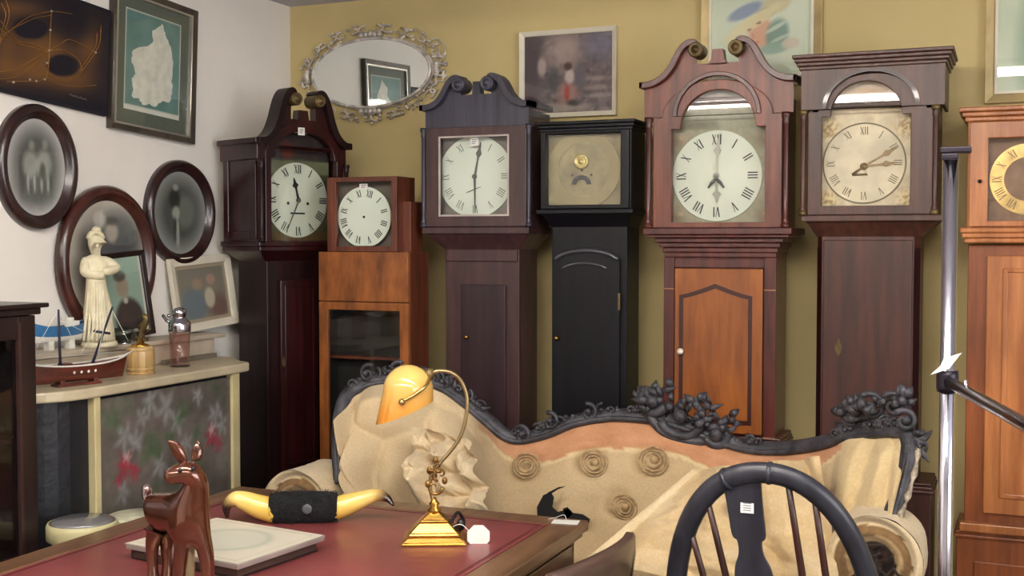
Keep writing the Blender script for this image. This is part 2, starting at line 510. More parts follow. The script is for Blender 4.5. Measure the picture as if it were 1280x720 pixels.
def sticker(parent, x, z, y, w, h, name='price_sticker'):
    m = MB().box(x - w / 2, x + w / 2, y - 0.001, y, z - h / 2, z + h / 2, 0)
    for k in range(3):
        zz = z + h * (0.25 - 0.22 * k)
        m.box(x - w * 0.3, x + w * (0.32 - 0.1 * k), y - 0.0014, y - 0.001, zz - h * 0.05, zz + h * 0.05, 1)
    o = m.build(name, [M_paper, M_print], parent)
    o['label'] = 'small white paper price sticker'
    return o

def escutcheon(parent, x, y, z, s=1.0):
    pl = [(x - 0.006 * s, z - 0.012 * s), (x, z - 0.022 * s), (x + 0.006 * s, z - 0.012 * s), (x + 0.009 * s, z), (x + 0.005 * s, z + 0.01 * s), (x, z + 0.022 * s), (x - 0.005 * s, z + 0.01 * s), (x - 0.009 * s, z)]
    return MB().prism(pl, y - 0.003, y).build('escutcheon', M_oldbrass, parent)

def arched_glass_door(root, outer, inner, mat, y0=-0.012, y1=0.014, glass=True):
    d = MB().ring(outer, inner, y0, y1).build('hood_door', mat, root, bevel=0.002)
    if glass:
        MB().prism(inner, 0.0, 0.002).build('glass_pane', M_glass, d)
    return d

# ================================================================== clock with two round-arched dials at the corner (faces almost along the left wall)
s = Site(-2.434, 3.722, R(70))
X = lambda px, py=250: s.L(px, py)[0]
Z = lambda py, px=378: s.L(px, py)[1]
root = thing('longcase_clock', 'dark red scroll-topped longcase clock standing angled in the corner beside the white wall', 'clock', s.o, s.rot, 'longcase clocks')
hx0, hx1 = X(325), X(430); hz0, hz1 = Z(306), Z(190)
hc = (hx0 + hx1) / 2; HD = 0.235
plinth_base(root, hx0 + 0.005, hx1 - 0.005, HD, 0.55, M_mahog_blk)
tr = MB().box(hx0 + 0.05, hx1 - 0.05, 0.045, HD - 0.02, 0.55, hz0 - 0.04)
for sg in (0, 1):
    xx = hx0 + 0.05 if sg == 0 else hx1 - 0.064
    tr.box(xx, xx + 0.014, 0.034, 0.05, 0.56, hz0 - 0.06)
tr = tr.build('trunk', M_mahog_blk, root, bevel=0.003)
td = MB().box(hc - 0.085, hc + 0.085, 0.028, 0.045, 0.62, hz0 - 0.13)
td.ring(rect(hc - 0.07, hc + 0.07, 0.66, hz0 - 0.15), rect(hc - 0.06, hc + 0.06, 0.67, hz0 - 0.16), 0.022, 0.03)
td = td.build('trunk_door', M_mahog, root, bevel=0.002)
escutcheon(td, hc - 0.075, 0.027, 1.05)
h = MB(); casebox(h, hx0, hx1, 0.0, HD, hz0, hz1 + 0.02)
cornice(h, hx0, hx1, HD, hz0 - 0.022, hz0 + 0.012, 0.014, 2, y0=0)
h.frustum((hx0 + 0.05, hx1 - 0.05, 0.045, HD - 0.02), hz0 - 0.06, (hx0, hx1, 0.0, HD), hz0 - 0.022)
# side: framed dark pane with pale stile and the returning cornice
h.box(hx0 - 0.006, hx0, 0.02, 0.05, hz0 + 0.02, hz1 - 0.03).box(hx0 - 0.006, hx0, HD - 0.04, HD - 0.01, hz0 + 0.02, hz1 - 0.03)
h.box(hx0 - 0.006, hx0, 0.05, HD - 0.04, hz0 + 0.02, hz0 + 0.05)
h.box(hx0 - 0.012, hx0, -0.0, HD, hz1 - 0.035, hz1 + 0.025)
h.box(hx0 - 0.024, hx0 + 0.002, -0.01, HD + 0.004, hz1 + 0.022, hz1 + 0.042)
hood = h.build('hood', M_mahog, root, bevel=0.003)
dw = (hx1 - hx0) / 2 - 0.042
dcz = Z(250)
d = MB()
gx0, gx1 = hc - dw, hc + dw
zs_ = dcz + dw * 1.02; zt_ = Z(165)
def cdial(u, v):
    x = (u - 0.5) * 2 * dw; z = v * (zt_ - (dcz - dw * 1.05)) + (dcz - dw * 1.05)
    b = mixc((96, 98, 74), (66, 62, 46), 0.5 + fbm(u * 6, v * 6) * 1.2)
    if z > zs_ - 0.01:
        b = mixc((46, 40, 44), (70, 60, 52), 0.5 + fbm(u * 5, v * 7, 3))
        b = mixc(b, (128, 52, 42), 0.9 * ell(u, v, 0.36, 0.84, 0.09, 0.07, 0.5))
        b = mixc(b, (96, 110, 78), 0.8 * ell(u, v, 0.5, 0.735, 0.42, 0.02, 0.6))
    elif v > 0.62:
        b = mixc(b, (126, 132, 100), 0.7)
    if v < 0.1: b = mixc(b, (110, 80, 44), 0.6)
    return b
d.grid(lambda u, v: (gx0 + u * 2 * dw, 0.04, dcz - dw * 1.05 + v * (zt_ - dcz + dw * 1.05)), 40, 60, 0, cdial)
d.lathe([(0.0, 0), (dw * 0.93, 0), (dw * 0.93, -0.004), (dw * 0.9, -0.006), (0.0, -0.006)][::-1], (hc, 0.04, dcz), 64, 'y', 1, smooth=False)
dial = d.build('dial', [M_dialvc, M_dial], root)
nm = MB(); numerals(nm, hc, dcz, dw * 0.66, dw * 0.88, 0.0325)
for k in (-1, 1): nm.lathe([(0.006, 0), (0.006, 0.001)], (hc + k * 0.045, 0.032, dcz - 0.012), 10, 'y')
nm.build('roman_lettering', M_ink, dial)
m = MB(); hand(m, hc, dcz, R(-14), 0.085, 0.011, 0.028); m.build('hour_hand', M_ink, dial)
m = MB(); hand(m, hc, dcz, R(206), 0.125, 0.007, 0.025, spade=False); m.build('minute_hand', M_fadeink, dial)
m = MB(); m.box(hc - 0.035, hc + 0.03, 0.031, 0.033, dcz - 0.052, dcz - 0.046); m.build('calendar_hand', M_ink, dial)
outer = arch(hx0 + 0.016, hx1 - 0.016, hz0 + 0.006, dcz + dw * 1.0, zt_ + 0.035)
inner = arch(gx0, gx1, dcz - dw * 1.03, dcz + dw * 1.0, zt_, sh=0.012)
arched_glass_door(root, outer, inner, M_mahog)
aw = dw + 0.02
apts = [(hc + aw * cos(PI * i / 20), dcz + dw * 1.02 + (zt_ + 0.02 - dcz - dw * 1.02) * sin(PI * i / 20)) for i in range(21)]
ped = swan_pediment(root, hc, (hx1 - hx0) / 2 + 0.006, hz1 - 0.04, hz1 + 0.03, Z(116), 0.055, Z(150), apts, M_mahog, M_mahog_blk, M_oldbrass, side_to=None, rr=0.024, w=0.024, plinth=(0.026, 0.035))
sticker(root, X(374), Z(165), -0.016, 0.03, 0.028)
column(root, hx0 - 0.002, -0.012, hz0 + 0.012, hz1 - 0.04, 0.009, M_mahog_blk)
column(root, hx1 + 0.002, -0.012, hz0 + 0.012, hz1 - 0.04, 0.009, M_mahog_blk)

# ================================================================== square-hooded walnut clock, white dial, no hands
s = Site(-2.17, 3.72)
X = lambda px, py=300: s.L(px, py)[0]
Z = lambda py, px=455: s.L(px, py)[1]
root = thing('longcase_clock', 'short walnut clock with plain square hood, white dial without hands and a glazed trunk', 'clock', s.o, 0, 'longcase clocks')
tx0, tx1 = X(398), X(510); TD = 0.16; tzt = Z(315)
plinth_base(root, tx0 + 0.012, tx1 - 0.002, TD, 0.42, M_walnut, y0=-0.005)
t = MB(); casebox(t, tx0, tx1, 0.016, TD, 0.42, tzt, 0.014)
t.box(tx0 + 0.014, tx1 - 0.014, 0.02, TD - 0.014, Z(379), Z(379) + 0.012)
t.box(tx0 + 0.014, tx1 - 0.014, 0.04, TD - 0.014, Z(451), Z(451) + 0.01)
tr = t.build('trunk', M_walnut_dk, root, bevel=0.002)
MB().box(tx0 + 0.0142, tx1 - 0.0142, 0.10, 0.104, 0.44, Z(378)).box(tx0 + 0.0142, tx0 + 0.018, 0.02, 0.10, 0.44, Z(378)).box(tx1 - 0.018, tx1 - 0.0142, 0.02, 0.10, 0.44, Z(378)).build('interior_shade_panels', plain('near_black_shade', (24, 22, 18), 0.7), root)  # dark panels added to stand for the shade inside the glazed trunk
MB().box(tx0, tx1, 0.0, 0.016, Z(377), tzt).build('frieze_panel', M_walnut, root, bevel=0.002)
dr = MB().ring(rect(tx0, tx1, 0.43, Z(378)), rect(X(409), X(499), 0.5, Z(388)), 0.0, 0.016).build('trunk_door', M_walnut, root, bevel=0.002)
MB().box(X(409), X(499), 0.006, 0.008, 0.5, Z(388)).build('glass_pane', M_glass, dr)
hx0, hx1 = X(409), X(496); hzt = Z(221); HD = 0.14
h = MB(); casebox(h, hx0, hx1, 0.016, HD, tzt, hzt, 0.012)
h.box(hx1 - 0.002, hx1 + 0.03, 0.05, HD, tzt, Z(252))
h.build('hood', M_walnut_dk, root, bevel=0.002)
gx0, gx1, gz0, gz1 = X(420), X(489), Z(308), Z(227)
dr = MB().ring(rect(hx0, hx1, tzt + 0.001, hzt), rect(gx0, gx1, gz0, gz1), 0.0, 0.018).build('hood_door', M_walnut_dk, root, bevel=0.002)
dcx, dcz, rd = s.L(455, 271, 0.03)[0], Z(271), (gx1 - gx0) / 2 * 0.965
MB().box(hx0 + 0.012, hx1 - 0.012, 0.06, 0.066, tzt + 0.012, hzt - 0.012).build('backboard', plain('taupe_board', (112, 102, 92), 0.7), root)
pl = [(dcx + rd * cos(a), max(dcz + rd * sin(a), dcz - rd * 0.95)) for a in [2 * PI * i / 72 for i in range(72)]]
dial = MB().prism(pl, 0.03, 0.036).build('dial', M_dial_white, root, bevel=0.001)
dial['label'] = 'round white enamel dial without hands'
nm = MB(); numerals(nm, dcx, dcz, rd * 0.66, rd * 0.9, 0.0292, R(16))
nm.lathe([(0.005, 0), (0.005, 0.001)], (dcx, 0.0288, dcz), 10, 'y')
nm.build('roman_lettering', M_ink, dial)
sticker(dial, dcx, dcz + rd * 1.0, 0.0285, 0.034, 0.02)

# ================================================================== plum clock with heavy scroll top, its colour tinted by haze
s = Site(-1.85, 3.80)
X = lambda px, py=220: s.L(px, py)[0]
Z = lambda py, px=595: s.L(px, py)[1]
root = thing('longcase_clock', 'plum brown longcase clock with dark haze-tinted scrolled top and square white dial', 'clock', s.o, 0, 'longcase clocks')
hx0, hx1 = X(533), X(661); hz0, hz1 = Z(286), Z(158); hc = (hx0 + hx1) / 2; HD = 0.20
tx0, tx1 = X(552), X(645); TD = 0.20
plinth_base(root, tx0 - 0.03, tx1 + 0.03, TD + 0.01, 0.72, M_plum)
t = MB().box(tx0, tx1, 0.03, TD, 0.72, Z(310))
t.box(tx0 + 0.006, tx1 - 0.006, 0.022, 0.03, Z(327), Z(312))
t.build('trunk', M_plum, root, bevel=0.003)
td = MB().box(X(573), X(629), 0.018, 0.03, 0.78, Z(356)).build('trunk_door', M_plum_door, root, bevel=0.003)
MB().lathe([(0.003, 0), (0.003, -0.008), (0.008, -0.014), (0.006, -0.02), (0, -0.021)], (X(582, 422), 0.018, Z(422)), 12, 'y').build('knob', M_brass, td)
h = MB(); casebox(h, hx0, hx1, 0.0, HD, hz0, hz1 + 0.03)
h.box(hx0 - 0.010, hx1 + 0.006, -0.016, HD, hz0 - 0.018, hz0 + 0.006)
h.frustum((tx0, tx1, 0.03, TD), Z(312), (hx0 - 0.004, hx1 + 0.004, -0.006, HD), hz0 - 0.018)
h.build('hood', M_plum, root, bevel=0.003)
gx0, gx1, gz0, gz1 = X(551), X(638), Z(270), Z(170)
dr = MB().ring(rect(hx0 + 0.004, hx1 - 0.004, hz0 + 0.008, hz1 - 0.002), rect(gx0, gx1, gz0, gz1), -0.014, 0.014).build('hood_door', M_plum, root, bevel=0.002)
MB().box(gx0, gx1, 0.0, 0.002, gz0, gz1).build('glass_pane', M_glass, dr)
MB().ring(rect(gx0 - 0.001, gx1 + 0.001, gz0 - 0.001, gz1 + 0.001), rect(gx0 + 0.005, gx1 - 0.005, gz0 + 0.005, gz1 - 0.005), -0.017, -0.012).build('glass_bead', plain('pale_bead', (190, 180, 172), 0.4), dr)
dcx, dcz = s.L(594.5, 220, 0.034)[0], (gz0 + gz1) / 2; hw = (gx1 - gx0) / 2; hh = (gz1 - gz0) / 2
d = MB().grid(lambda u, v: (gx0 - 0.03 + u * (2 * hw + 0.05), 0.038, gz0 - 0.005 + v * (2 * hh + 0.01)), 30, 30, 0, lambda u, v: mixc((112, 104, 98), (146, 138, 128), 0.5 + fbm(u * 5, v * 5)))
rd = hh * 1.03
pl = []
for i in range(96):
    a = 2 * PI * i / 96
    pl.append((max(-hw * 0.985, min(hw * 0.985, rd * cos(a))) + dcx, max(-hh * .985, min(hh * .985, rd * sin(a))) + dcz))
d.prism(pl, 0.03, 0.036, 1)
dial = d.build('dial', [M_dialvc, M_dial_white], root)
nm = MB(); numerals(nm, dcx, dcz, rd * 0.7, rd * 0.9, 0.0292, weight=0.1); nm.build('roman_lettering', M_fadeink, dial)
m = MB(); hand(m, dcx, dcz, R(11), 0.125, 0.009, 0.026); m.lathe([(0.009, 0), (0.009, -0.004)], (dcx, 0.026, dcz), 12, 'y'); m.build('minute_hand', M_steel, dial)
m = MB(); hand(m, dcx, dcz, R(179), 0.13, 0.009, 0.024, spade=False); m.build('hour_hand', M_steel, dial)
m = MB(); hand(m, dcx, dcz - 0.045, R(70), 0.025, 0.004, 0.027, 0.035, spade=False); m.build('seconds_hand', M_steel, dial)
sticker(dial, X(593, 177), Z(177), 0.0, 0.032, 0.03)
swan_pediment(root, hc, (hx1 - hx0) / 2 + 0.001, hz1 - 0.002, Z(133), Z(97), 0.058, Z(118), [], M_plum_dk, M_plum_dk, M_plum_dk, side_to=HD, rr=0.026, w=0.02, plinth=(0.016, 0.045), depth=0.03, over=0.012)
MB().box(hx0, hx1, 0.03, HD, hz1 + 0.03, hz1 + 0.05).build('top_board', M_plum_dk, root)
for xx in (hx0 - 0.006, hx1 + 0.004): column(root, xx, -0.01, hz0 + 0.006, hz1, 0.008, M_plum_dk)

# ================================================================== black clock, square brass dial, flat top
s = Site(-1.35, 3.83)
X = lambda px, py=220: s.L(px, py)[0]
Z = lambda py, px=730: s.L(px, py)[1]
root = thing('longcase_clock', 'black flat-topped longcase clock with square tarnished brass dial and no hands', 'clock', s.o, 0, 'longcase clocks')
hx0, hx1 = X(676), X(789); hz0, hz1 = Z(263), Z(162); HD = 0.16; hc = (hx0 + hx1) / 2
tx0, tx1 = X(686), X(781); TD = 0.17
plinth_base(root, tx0 - 0.03, tx1 + 0.03, TD + 0.02, 0.70, M_ebony)
MB().box(tx0, tx1, 0.03, TD, 0.70, Z(282)).build('trunk', M_ebony, root, bevel=0.003)
ox0, ox1 = X(690), X(773)
dp = arch(ox0, ox1, 0.78, Z(326), Z(311), 24)
td = MB().prism(dp, 0.016, 0.03).build('trunk_door', M_ebony, root, bevel=0.004)
def arc(x0, x1, z0, zt, n=20): return [((x0 + x1) / 2 - (x1 - x0) / 2 * cos(PI * (0.1 + 0.8 * i / n)), z0 + (zt - z0) * sin(PI * (0.1 + 0.8 * i / n))) for i in range(n + 1)]
m = MB(); m.tube([(a, 0.016, b) for a, b in arc(ox0, ox1, Z(330), Z(313))], 0.010, 8)
m.tube([(a, 0.016, b) for a, b in arc(X(700), X(758), Z(339), Z(329))], 0.006, 8)
m.build('arch_moulding', plain('highlight_black_gloss', (58, 58, 66), 0.16, coat=1.0), td)  # moulding colour lightened to paint in its reflected highlight
MB().lathe([(0.003, 0), (0.003, -0.008), (0.009, -0.015), (0.006, -0.021), (0, -0.022)], (X(695, 424), 0.016, Z(424)), 12, 'y').build('knob', M_brass, td)
MB().box(ox1 - 0.004, ox1 + 0.004, 0.01, 0.018, Z(387), Z(366)).build('hinge', M_oldbrass, td)
h = MB(); casebox(h, hx0, hx1, 0.0, HD, hz0, hz1)
cornice(h, hx0, hx1, HD, hz1 - 0.005, Z(151), 0.016, 3)
h.box(hx0 - 0.012, hx1 + 0.012, -0.018, HD, hz0 - 0.012, hz0 + 0.004)
h.frustum((tx0, tx1, 0.03, TD), Z(284), (hx0, hx1, 0.0, HD), hz0 - 0.012)
h.build('hood', M_ebony, root, bevel=0.003)
gx0, gx1, gz0, gz1 = X(683), X(777), Z(256), Z(166)
dr = MB().ring(rect(hx0 + 0.004, hx1 - 0.004, hz0 + 0.006, hz1 - 0.006), rect(gx0, gx1, gz0, gz1), -0.014, 0.014).build('hood_door', M_ebony, root, bevel=0.003)
MB().box(gx0, gx1, 0.002, 0.004, gz0, gz1).build('glass_pane', M_glass, dr)
dcx, dcz = s.L(730, 211, 0.036)[0], (gz0 + gz1) / 2; hw = (gx1 - gx0) / 2 + .006; hh = (gz1 - gz0) / 2 + .004
def cbrass(u, v):
    r_ = math.hypot(u - 0.5, v - 0.5)
    b = mixc((128, 118, 84), (176, 164, 116), 0.5 + 0.9 * fbm(u * 4, v * 4, 2))
    if 0.36 < r_ < 0.47: b = mixc(b, (188, 178, 132), 0.5)
    return b
d = MB().grid(lambda u, v: (dcx - hw + u * 2 * hw, 0.036, dcz - hh + v * 2 * hh), 50, 50, 0, cbrass)
d.lathe([(hw * 0.93, 0.0), (hw * 0.93, -0.003), (hw * 0.66, -0.003), (hw * 0.66, 0.0)], (dcx, 0.035, dcz), 64, 'y', 1, smooth=False, cap=False)
dial = d.build('dial', [vcol('tarnished_brass', 0.4, 0.15, 30), plain('chapter_ring_brass', (150, 138, 98), 0.4, 0.3)], root)
m = MB(); ccx, ccz = s.L(727, 201, 0.034)[0], Z(201)
m.lathe([(0.026, 0), (0.026, -0.008), (0.019, -0.010), (0.018, -0.004), (0.009, -0.004), (0.008, -0.012), (0, -0.012)], (ccx, 0.034, ccz), 28, 'y')
m.build('centre_boss', plain('pale_brass', (214, 196, 128), 0.3, 0.6), dial)
m = MB()
for i in range(12):
    a0, a1 = PI * (0.0 + i / 12), PI * (0.0 + (i + 1) / 12)
    cz_ = Z(230)
    m.add([(ccx + ra * cos(a), 0.0325, cz_ + 0.9 * ra * sin(a)) for a, ra in ((a0, 0.019), (a1, 0.019), (a1, 0.036), (a0, 0.036))], [(0, 1, 2, 3)])
for dx, py in ((-0.034, 218), (0.036, 218), (0.002, 212)): m.lathe([(0.0045, 0), (0.0045, 0.001)], (ccx + dx, 0.0325, Z(py)), 10, 'y')
m.build('calendar_aperture', M_black, dial)

# ================================================================== tall red mahogany clock with scrolled top
s = Site(-0.905, 3.83)
X = lambda px, py=220: s.L(px, py)[0]
Z = lambda py, px=897: s.L(px, py)[1]
root = thing('longcase_clock', 'tall reddish longcase clock with brass-ended scroll top, round white arched dial and orange door', 'clock', s.o, 0, 'longcase clocks')
hx0, hx1 = X(817), X(979); hz0, hz1 = Z(288), Z(145); hc = (hx0 + hx1) / 2; HD = 0.23
tx0, tx1 = X(828), X(969); TD = 0.22; bz = Z(546)
plinth_base(root, tx0 - 0.02, tx1 + 0.02, TD + 0.01, bz, M_redmah_dk)
t = MB().box(tx0, tx1, 0.04, TD, bz, Z(322))
t.box(tx0 - 0.001, X(841), 0.026, 0.04, bz, Z(322)).box(X(954), tx1 + 0.001, 0.026, 0.04, bz, Z(322))
t.box(X(841), X(954), 0.028, 0.04, Z(335), Z(324))
t.build('trunk', M_redmah_dk, root, bevel=0.002)
m = MB()
for py in (362, 545): m.box(tx0 - .002, X(841), 0.024, 0.027, Z(py) - .002, Z(py) + .001).box(X(954), tx1 + .002, 0.024, 0.027, Z(py) - .002, Z(py) + .001)
m.build('trunk_stringing', plain('pale_stringing', (176, 128, 82), 0.4), root)
x0, x1 = X(842), X(953)
td = MB().box(x0, x1, 0.02, 0.034, bz + 0.01, Z(336)).build('trunk_door', M_orange, root, bevel=0.003)
def ogee(xa, xb, za, zs, zt, n=12):
    c = (xa + xb) / 2; p = [(xa, za), (xb, za), (xb, zs)]
    for i in range(n + 1):
        u = i / n
        k = (1 - cos(PI * u)) / 2 if u <= 0.5 else 1 - (1 - cos(PI * u)) / 2
        uu = abs(2 * u - 1)
        hgt = (zt - zs) * (1 - uu) ** 1.25
        p.append((xb + (xa - xb) * u, zs + hgt))
    p.append((xa, zs)); return p
MB().ring(ogee(X(848), X(940), bz + 0.04, Z(370), Z(355)), ogee(X(853), X(935), bz + 0.055, Z(374), Z(361)), 0.0185, 0.022).build('inlay_band', M_inlay, td)
MB().lathe([(0.003, 0), (0.004, -0.008), (0.011, -0.016), (0.009, -0.024), (0, -0.026)], (X(850, 441), 0.02, Z(441)), 14, 'y').build('knob', M_knobw, td)
h = MB(); casebox(h, hx0, hx1, 0.0, HD, hz0, hz1 + 0.05)
h.box(X(807), X(992), -0.03, HD + 0.01, hz0 - 0.014, hz0 + 0.008)
h.box(X(811), X(988), -0.02, HD + 0.01, hz0 - 0.024, hz0 - 0.014)
for i in range(4):
    u0, u1 = i / 4, (i + 1) / 4
    e = (1 - u1) ** 1.5
    h.box(tx0 + (X(813) - tx0) * e, tx1 + (X(985) - tx1) * e, 0.03 - 0.045 * e, HD, Z(297 + 25 * u1), Z(297 + 25 * u0))
h.build('hood', M_redmah_dk, root, bevel=0.003)
zs_, zt_ = Z(160), Z(112); gx0, gx1 = X(840), X(957); gz0 = Z(278)
outer = arch(hx0 + 0.002, hx1 - 0.002, hz0 + 0.01, Z(145), Z(100), 24, sh=0.03)
inner = arch(gx0, gx1, gz0, zs_, zt_, 24, sh=0.03)
arched_glass_door(root, outer, inner, M_redmah)
dcx, dcz = s.L(896, 219, 0.036)[0], Z(219); rd = (X(953) - X(839)) / 2
def c5(u, v):
    b = mixc((150, 146, 116), (178, 172, 148), 0.5 + fbm(u * 6, v * 6, 7))
    if v > 0.70:
        b = mixc((150, 152, 124), (206, 202, 180), (v - 0.7) / 0.2 + 0.5 * fbm(u * 5, v * 9, 4))
        b = mixc(b, (198, 192, 178), 0.8 * gauss(u, v, 0.5, 0.95, 0.5, 0.1))
        b = mixc(b, (96, 84, 62), 0.5 * ell(u, v, 0.25, 0.74, 0.18, 0.03, 0.6))
    else:
        for cu, cv in ((0.06, 0.05), (0.94, 0.05), (0.06, 0.62), (0.94, 0.62)):
            b = mixc(b, (120, 96, 70), 0.7 * gauss(u, v, cu, cv, 0.07, 0.06))
            b = mixc(b, (196, 170, 130), 0.8 * gauss(u, v, cu + 0.02, cv + 0.03, 0.03, 0.02))
    return b
d = MB().grid(lambda u, v: (gx0 - .006 + u * (gx1 - gx0 + .012), 0.04, gz0 - .006 + v * (zt_ - gz0 + .012)), 50, 70, 0, c5)
d.lathe([(0, -0.006), (rd * 0.985, -0.006), (rd, -0.003), (rd, 0)], (dcx, 0.04, dcz), 80, 'y', 1, smooth=False)
dial = d.build('dial', [M_dialvc, M_dial], root)
nm = MB(); numerals(nm, dcx, dcz, rd * 0.68, rd * 0.9, 0.0325, weight=0.12); nm.build('roman_lettering', M_ink, dial)
m = MB(); hand(m, dcx, dcz, R(2), rd * 0.82, 0.010, 0.028); m.build('minute_hand', plain('pale_steel', (176, 176, 160), 0.4, 0.2), dial)
m = MB(); hand(m, dcx, dcz, R(178), rd * 0.6, 0.012, 0.026); m.build('hour_hand', plain('greyed_steel', (150, 152, 138), 0.4, 0.2), dial)
m = MB()
for sg in (-1, 1): m.tube([(dcx, 0.026, dcz - 0.012), (dcx + sg * 0.014, 0.026, dcz - 0.022), (dcx + sg * 0.026, 0.026, dcz - 0.04)], [0.006, 0.005, 0.003], 8)
m.lathe([(0.007, 0), (0.007, -0.006)], (dcx, 0.028, dcz - 0.004), 12, 'y')
m.build('hand_boss', M_steel, dial)
aw = (X(953) - X(843)) / 2
apts = [(hc + aw * cos(PI * i / 24), Z(144) + (Z(90) - Z(144)) * sin(PI * i / 24)) for i in range(25)]
ped = swan_pediment(root, hc, (X(992) - X(806)) / 2, Z(144), Z(103), Z(52), 0.068, Z(79), apts, M_redmah, M_redmah_dk, M_oldbrass, side_to=HD + 0.01, rr=0.025, w=0.02, plinth=(0.026, 0.0), depth=0.0, over=0.012)
m = MB().ring([(a, b) for a, b in apts] + [(hc - aw + 0.012, Z(144)), ] + [(hc - (aw - 0.02) * cos(PI * i / 22), Z(144)) for i in range(0)] if False else apts, [(hc + (a - hc) * 0.9, Z(144) + (b - Z(144)) * 0.9) for a, b in apts], -0.022, 0.0)
m.build('arch_moulding', M_redmah_dk, ped, bevel=0.002)
pz = Z(79)
MB().prism([(hc - 0.034, pz - .004), (hc + 0.034, pz - .004), (hc + 0.022, pz + 0.012), (hc + 0.018, pz + 0.046), (hc - 0.018, pz + 0.046), (hc - 0.022, pz + 0.012)], -0.004, 0.03).build('finial_plinth', M_redmah, ped, bevel=0.002)
MB().box(hx0, hx1, 0.03, HD, hz1 + 0.05, hz1 + 0.066).build('top_board', M_redmah_dk, root)
for xx, py in ((X(812), 0), (X(983), 0)): column(root, xx, -0.012, hz0 + 0.008, Z(144), 0.010, M_redmah_dk)

# ================================================================== flat-topped brown clock with brass arched dial
s = Site(-0.43, 3.83)
X = lambda px, py=220: s.L(px, py)[0]
Z = lambda py, px=1088: s.L(px, py)[1]
root = thing('longcase_clock', 'brown flat-topped longcase clock with yellowed arched brass dial, behind the carved end of the sofa', 'clock', s.o, 0, 'longcase clocks')
hx0, hx1 = X(1009), X(1172); hz0, hz1 = Z(272), Z(135); hc = (hx0 + hx1) / 2; HD = 0.22
tx0, tx1 = X(1020), X(1150); TD = 0.21; bz = Z(602)
plinth_base(root, tx0 - 0.045, tx1 + 0.045, TD + 0.01, bz, M_brown6t)
pl = [(tx0, TD), (tx0, 0.055), (tx0 + 0.016, 0.03), (tx1 - 0.016, 0.03), (tx1, 0.055), (tx1, TD)]
MB().prismz(pl, bz, Z(292)).build('trunk', M_brown6t, root, bevel=0.002)
m = MB()
for xa, sg in ((tx0, 1), (tx1, -1)):
    m.add([(xa - sg * .001, 0.053, bz), (xa + sg * 0.015, 0.0285, bz), (xa + sg * 0.015, 0.0285, Z(310)), (xa - sg * .001, 0.053, Z(310))], [(0, 1, 2, 3)])
m.build('canted_corner', plain('near_black_canted', (40, 14, 16), 0.4), root)
td = MB().box(X(1029), X(1141), 0.022, 0.03, bz + 0.02, Z(300)).build('trunk_door', M_brown6t, root, bevel=0.003)
escutcheon(td, X(1047, 436), 0.021, Z(436), 1.3)
h = MB(); casebox(h, hx0, hx1, 0.0, HD, hz0, hz1 + 0.02)
h.box(hx0 - 0.014, hx1 + 0.014, -0.02, HD, hz0 - 0.012, hz0 + 0.008)
h.frustum((tx0, tx1, 0.03, TD), Z(296), (hx0 - 0.002, hx1 + 0.002, -0.006, HD), hz0 - 0.012)
hood = h.build('hood', M_brown6, root, bevel=0.003)
apts = [(X(1088) + (X(1149) - X(1027)) / 2 * cos(PI * i / 24), hz1 + (Z(86) - hz1) * sin(PI * i / 24)) for i in range(25)]
fx0, fx1 = X(1002), X(1180)
fr = MB().prism([(fx0, hz1), (fx0, Z(84)), (fx1, Z(84)), (fx1, hz1)] + apts, -0.022, 0.0)
fr.box(fx0, fx0 + 0.012, 0, HD, hz1, Z(84)).box(fx1 - 0.012, fx1, 0, HD, hz1, Z(84))
fr.build('frieze', M_brown6, root, bevel=0.002)
m = MB(); cornice(m, fx0, fx1, HD + 0.005, Z(85), Z(66), 0.026, 4, y0=-0.022); m.build('cornice', M_brown6, root, bevel=0.003)
m = MB().ring(apts, [(hc + (a - hc) * 0.91, hz1 + (b - hz1) * 0.91) for a, b in apts], -0.028, 0.0); m.build('arch_moulding', plain('dark_arch_bead', (58, 32, 32), 0.35, coat=0.3), root)
gx0, gx1 = X(1027), X(1138); gz0, zs_, zt_ = Z(257), Z(144), Z(101)
outer = arch(hx0 + 0.003, hx1 - 0.003, hz0 + 0.01, Z(138), Z(92), 24, sh=0.03)
inner = arch(gx0, gx1, gz0, zs_, zt_, 24, sh=0.026)
arched_glass_door(root, outer, inner, M_brown6)
dcx, dcz = s.L(1080, 203, 0.036)[0], Z(203); rd = (X(1133) - X(1027)) / 2
def c6(u, v):
    b = mixc((216, 198, 158), (242, 228, 196), 0.5 + fbm(u * 7, v * 7, 9))
    for cu, cv in ((0.08, 0.07), (0.92, 0.07), (0.08, 0.63), (0.92, 0.63)):
        k = gauss(u, v, cu, cv, 0.09, 0.07)
        b = mixc(b, (160, 122, 64) if fbm(u * 30, v * 30) > 0 else (236, 214, 150), 0.9 * k)
    if v > 0.72: b = mixc(b, (230, 206, 168), 0.6); b = mixc(b, (176, 128, 92), 0.6 * gauss(u, v, 0.5, 0.92, 0.2, 0.03))
    return b
d = MB().grid(lambda u, v: (gx0 - .006 + u * (gx1 - gx0 + .012), 0.04, gz0 - .006 + v * (zt_ - gz0 + .012)), 50, 70, 0, c6)
d.lathe([(rd, 0.0), (rd, -0.005), (rd * 0.965, -0.005), (rd * 0.965, -0.002), (0, -0.002)], (dcx, 0.04, dcz), 80, 'y', 1, smooth=False, cap=False)
d.lathe([(rd * 1.0, -0.0052), (rd * 0.965, -0.0052)], (dcx, 0.04, dcz), 80, 'y', 2, smooth=False, cap=False)
dial = d.build('dial', [vcol('yellowed_brass_plate', 0.4, 0.08, 40), plain('cream_dial', (228, 214, 180), 0.4, var=0.06, scale=9), plain('ring_edge', (112, 100, 66), 0.4)], root)
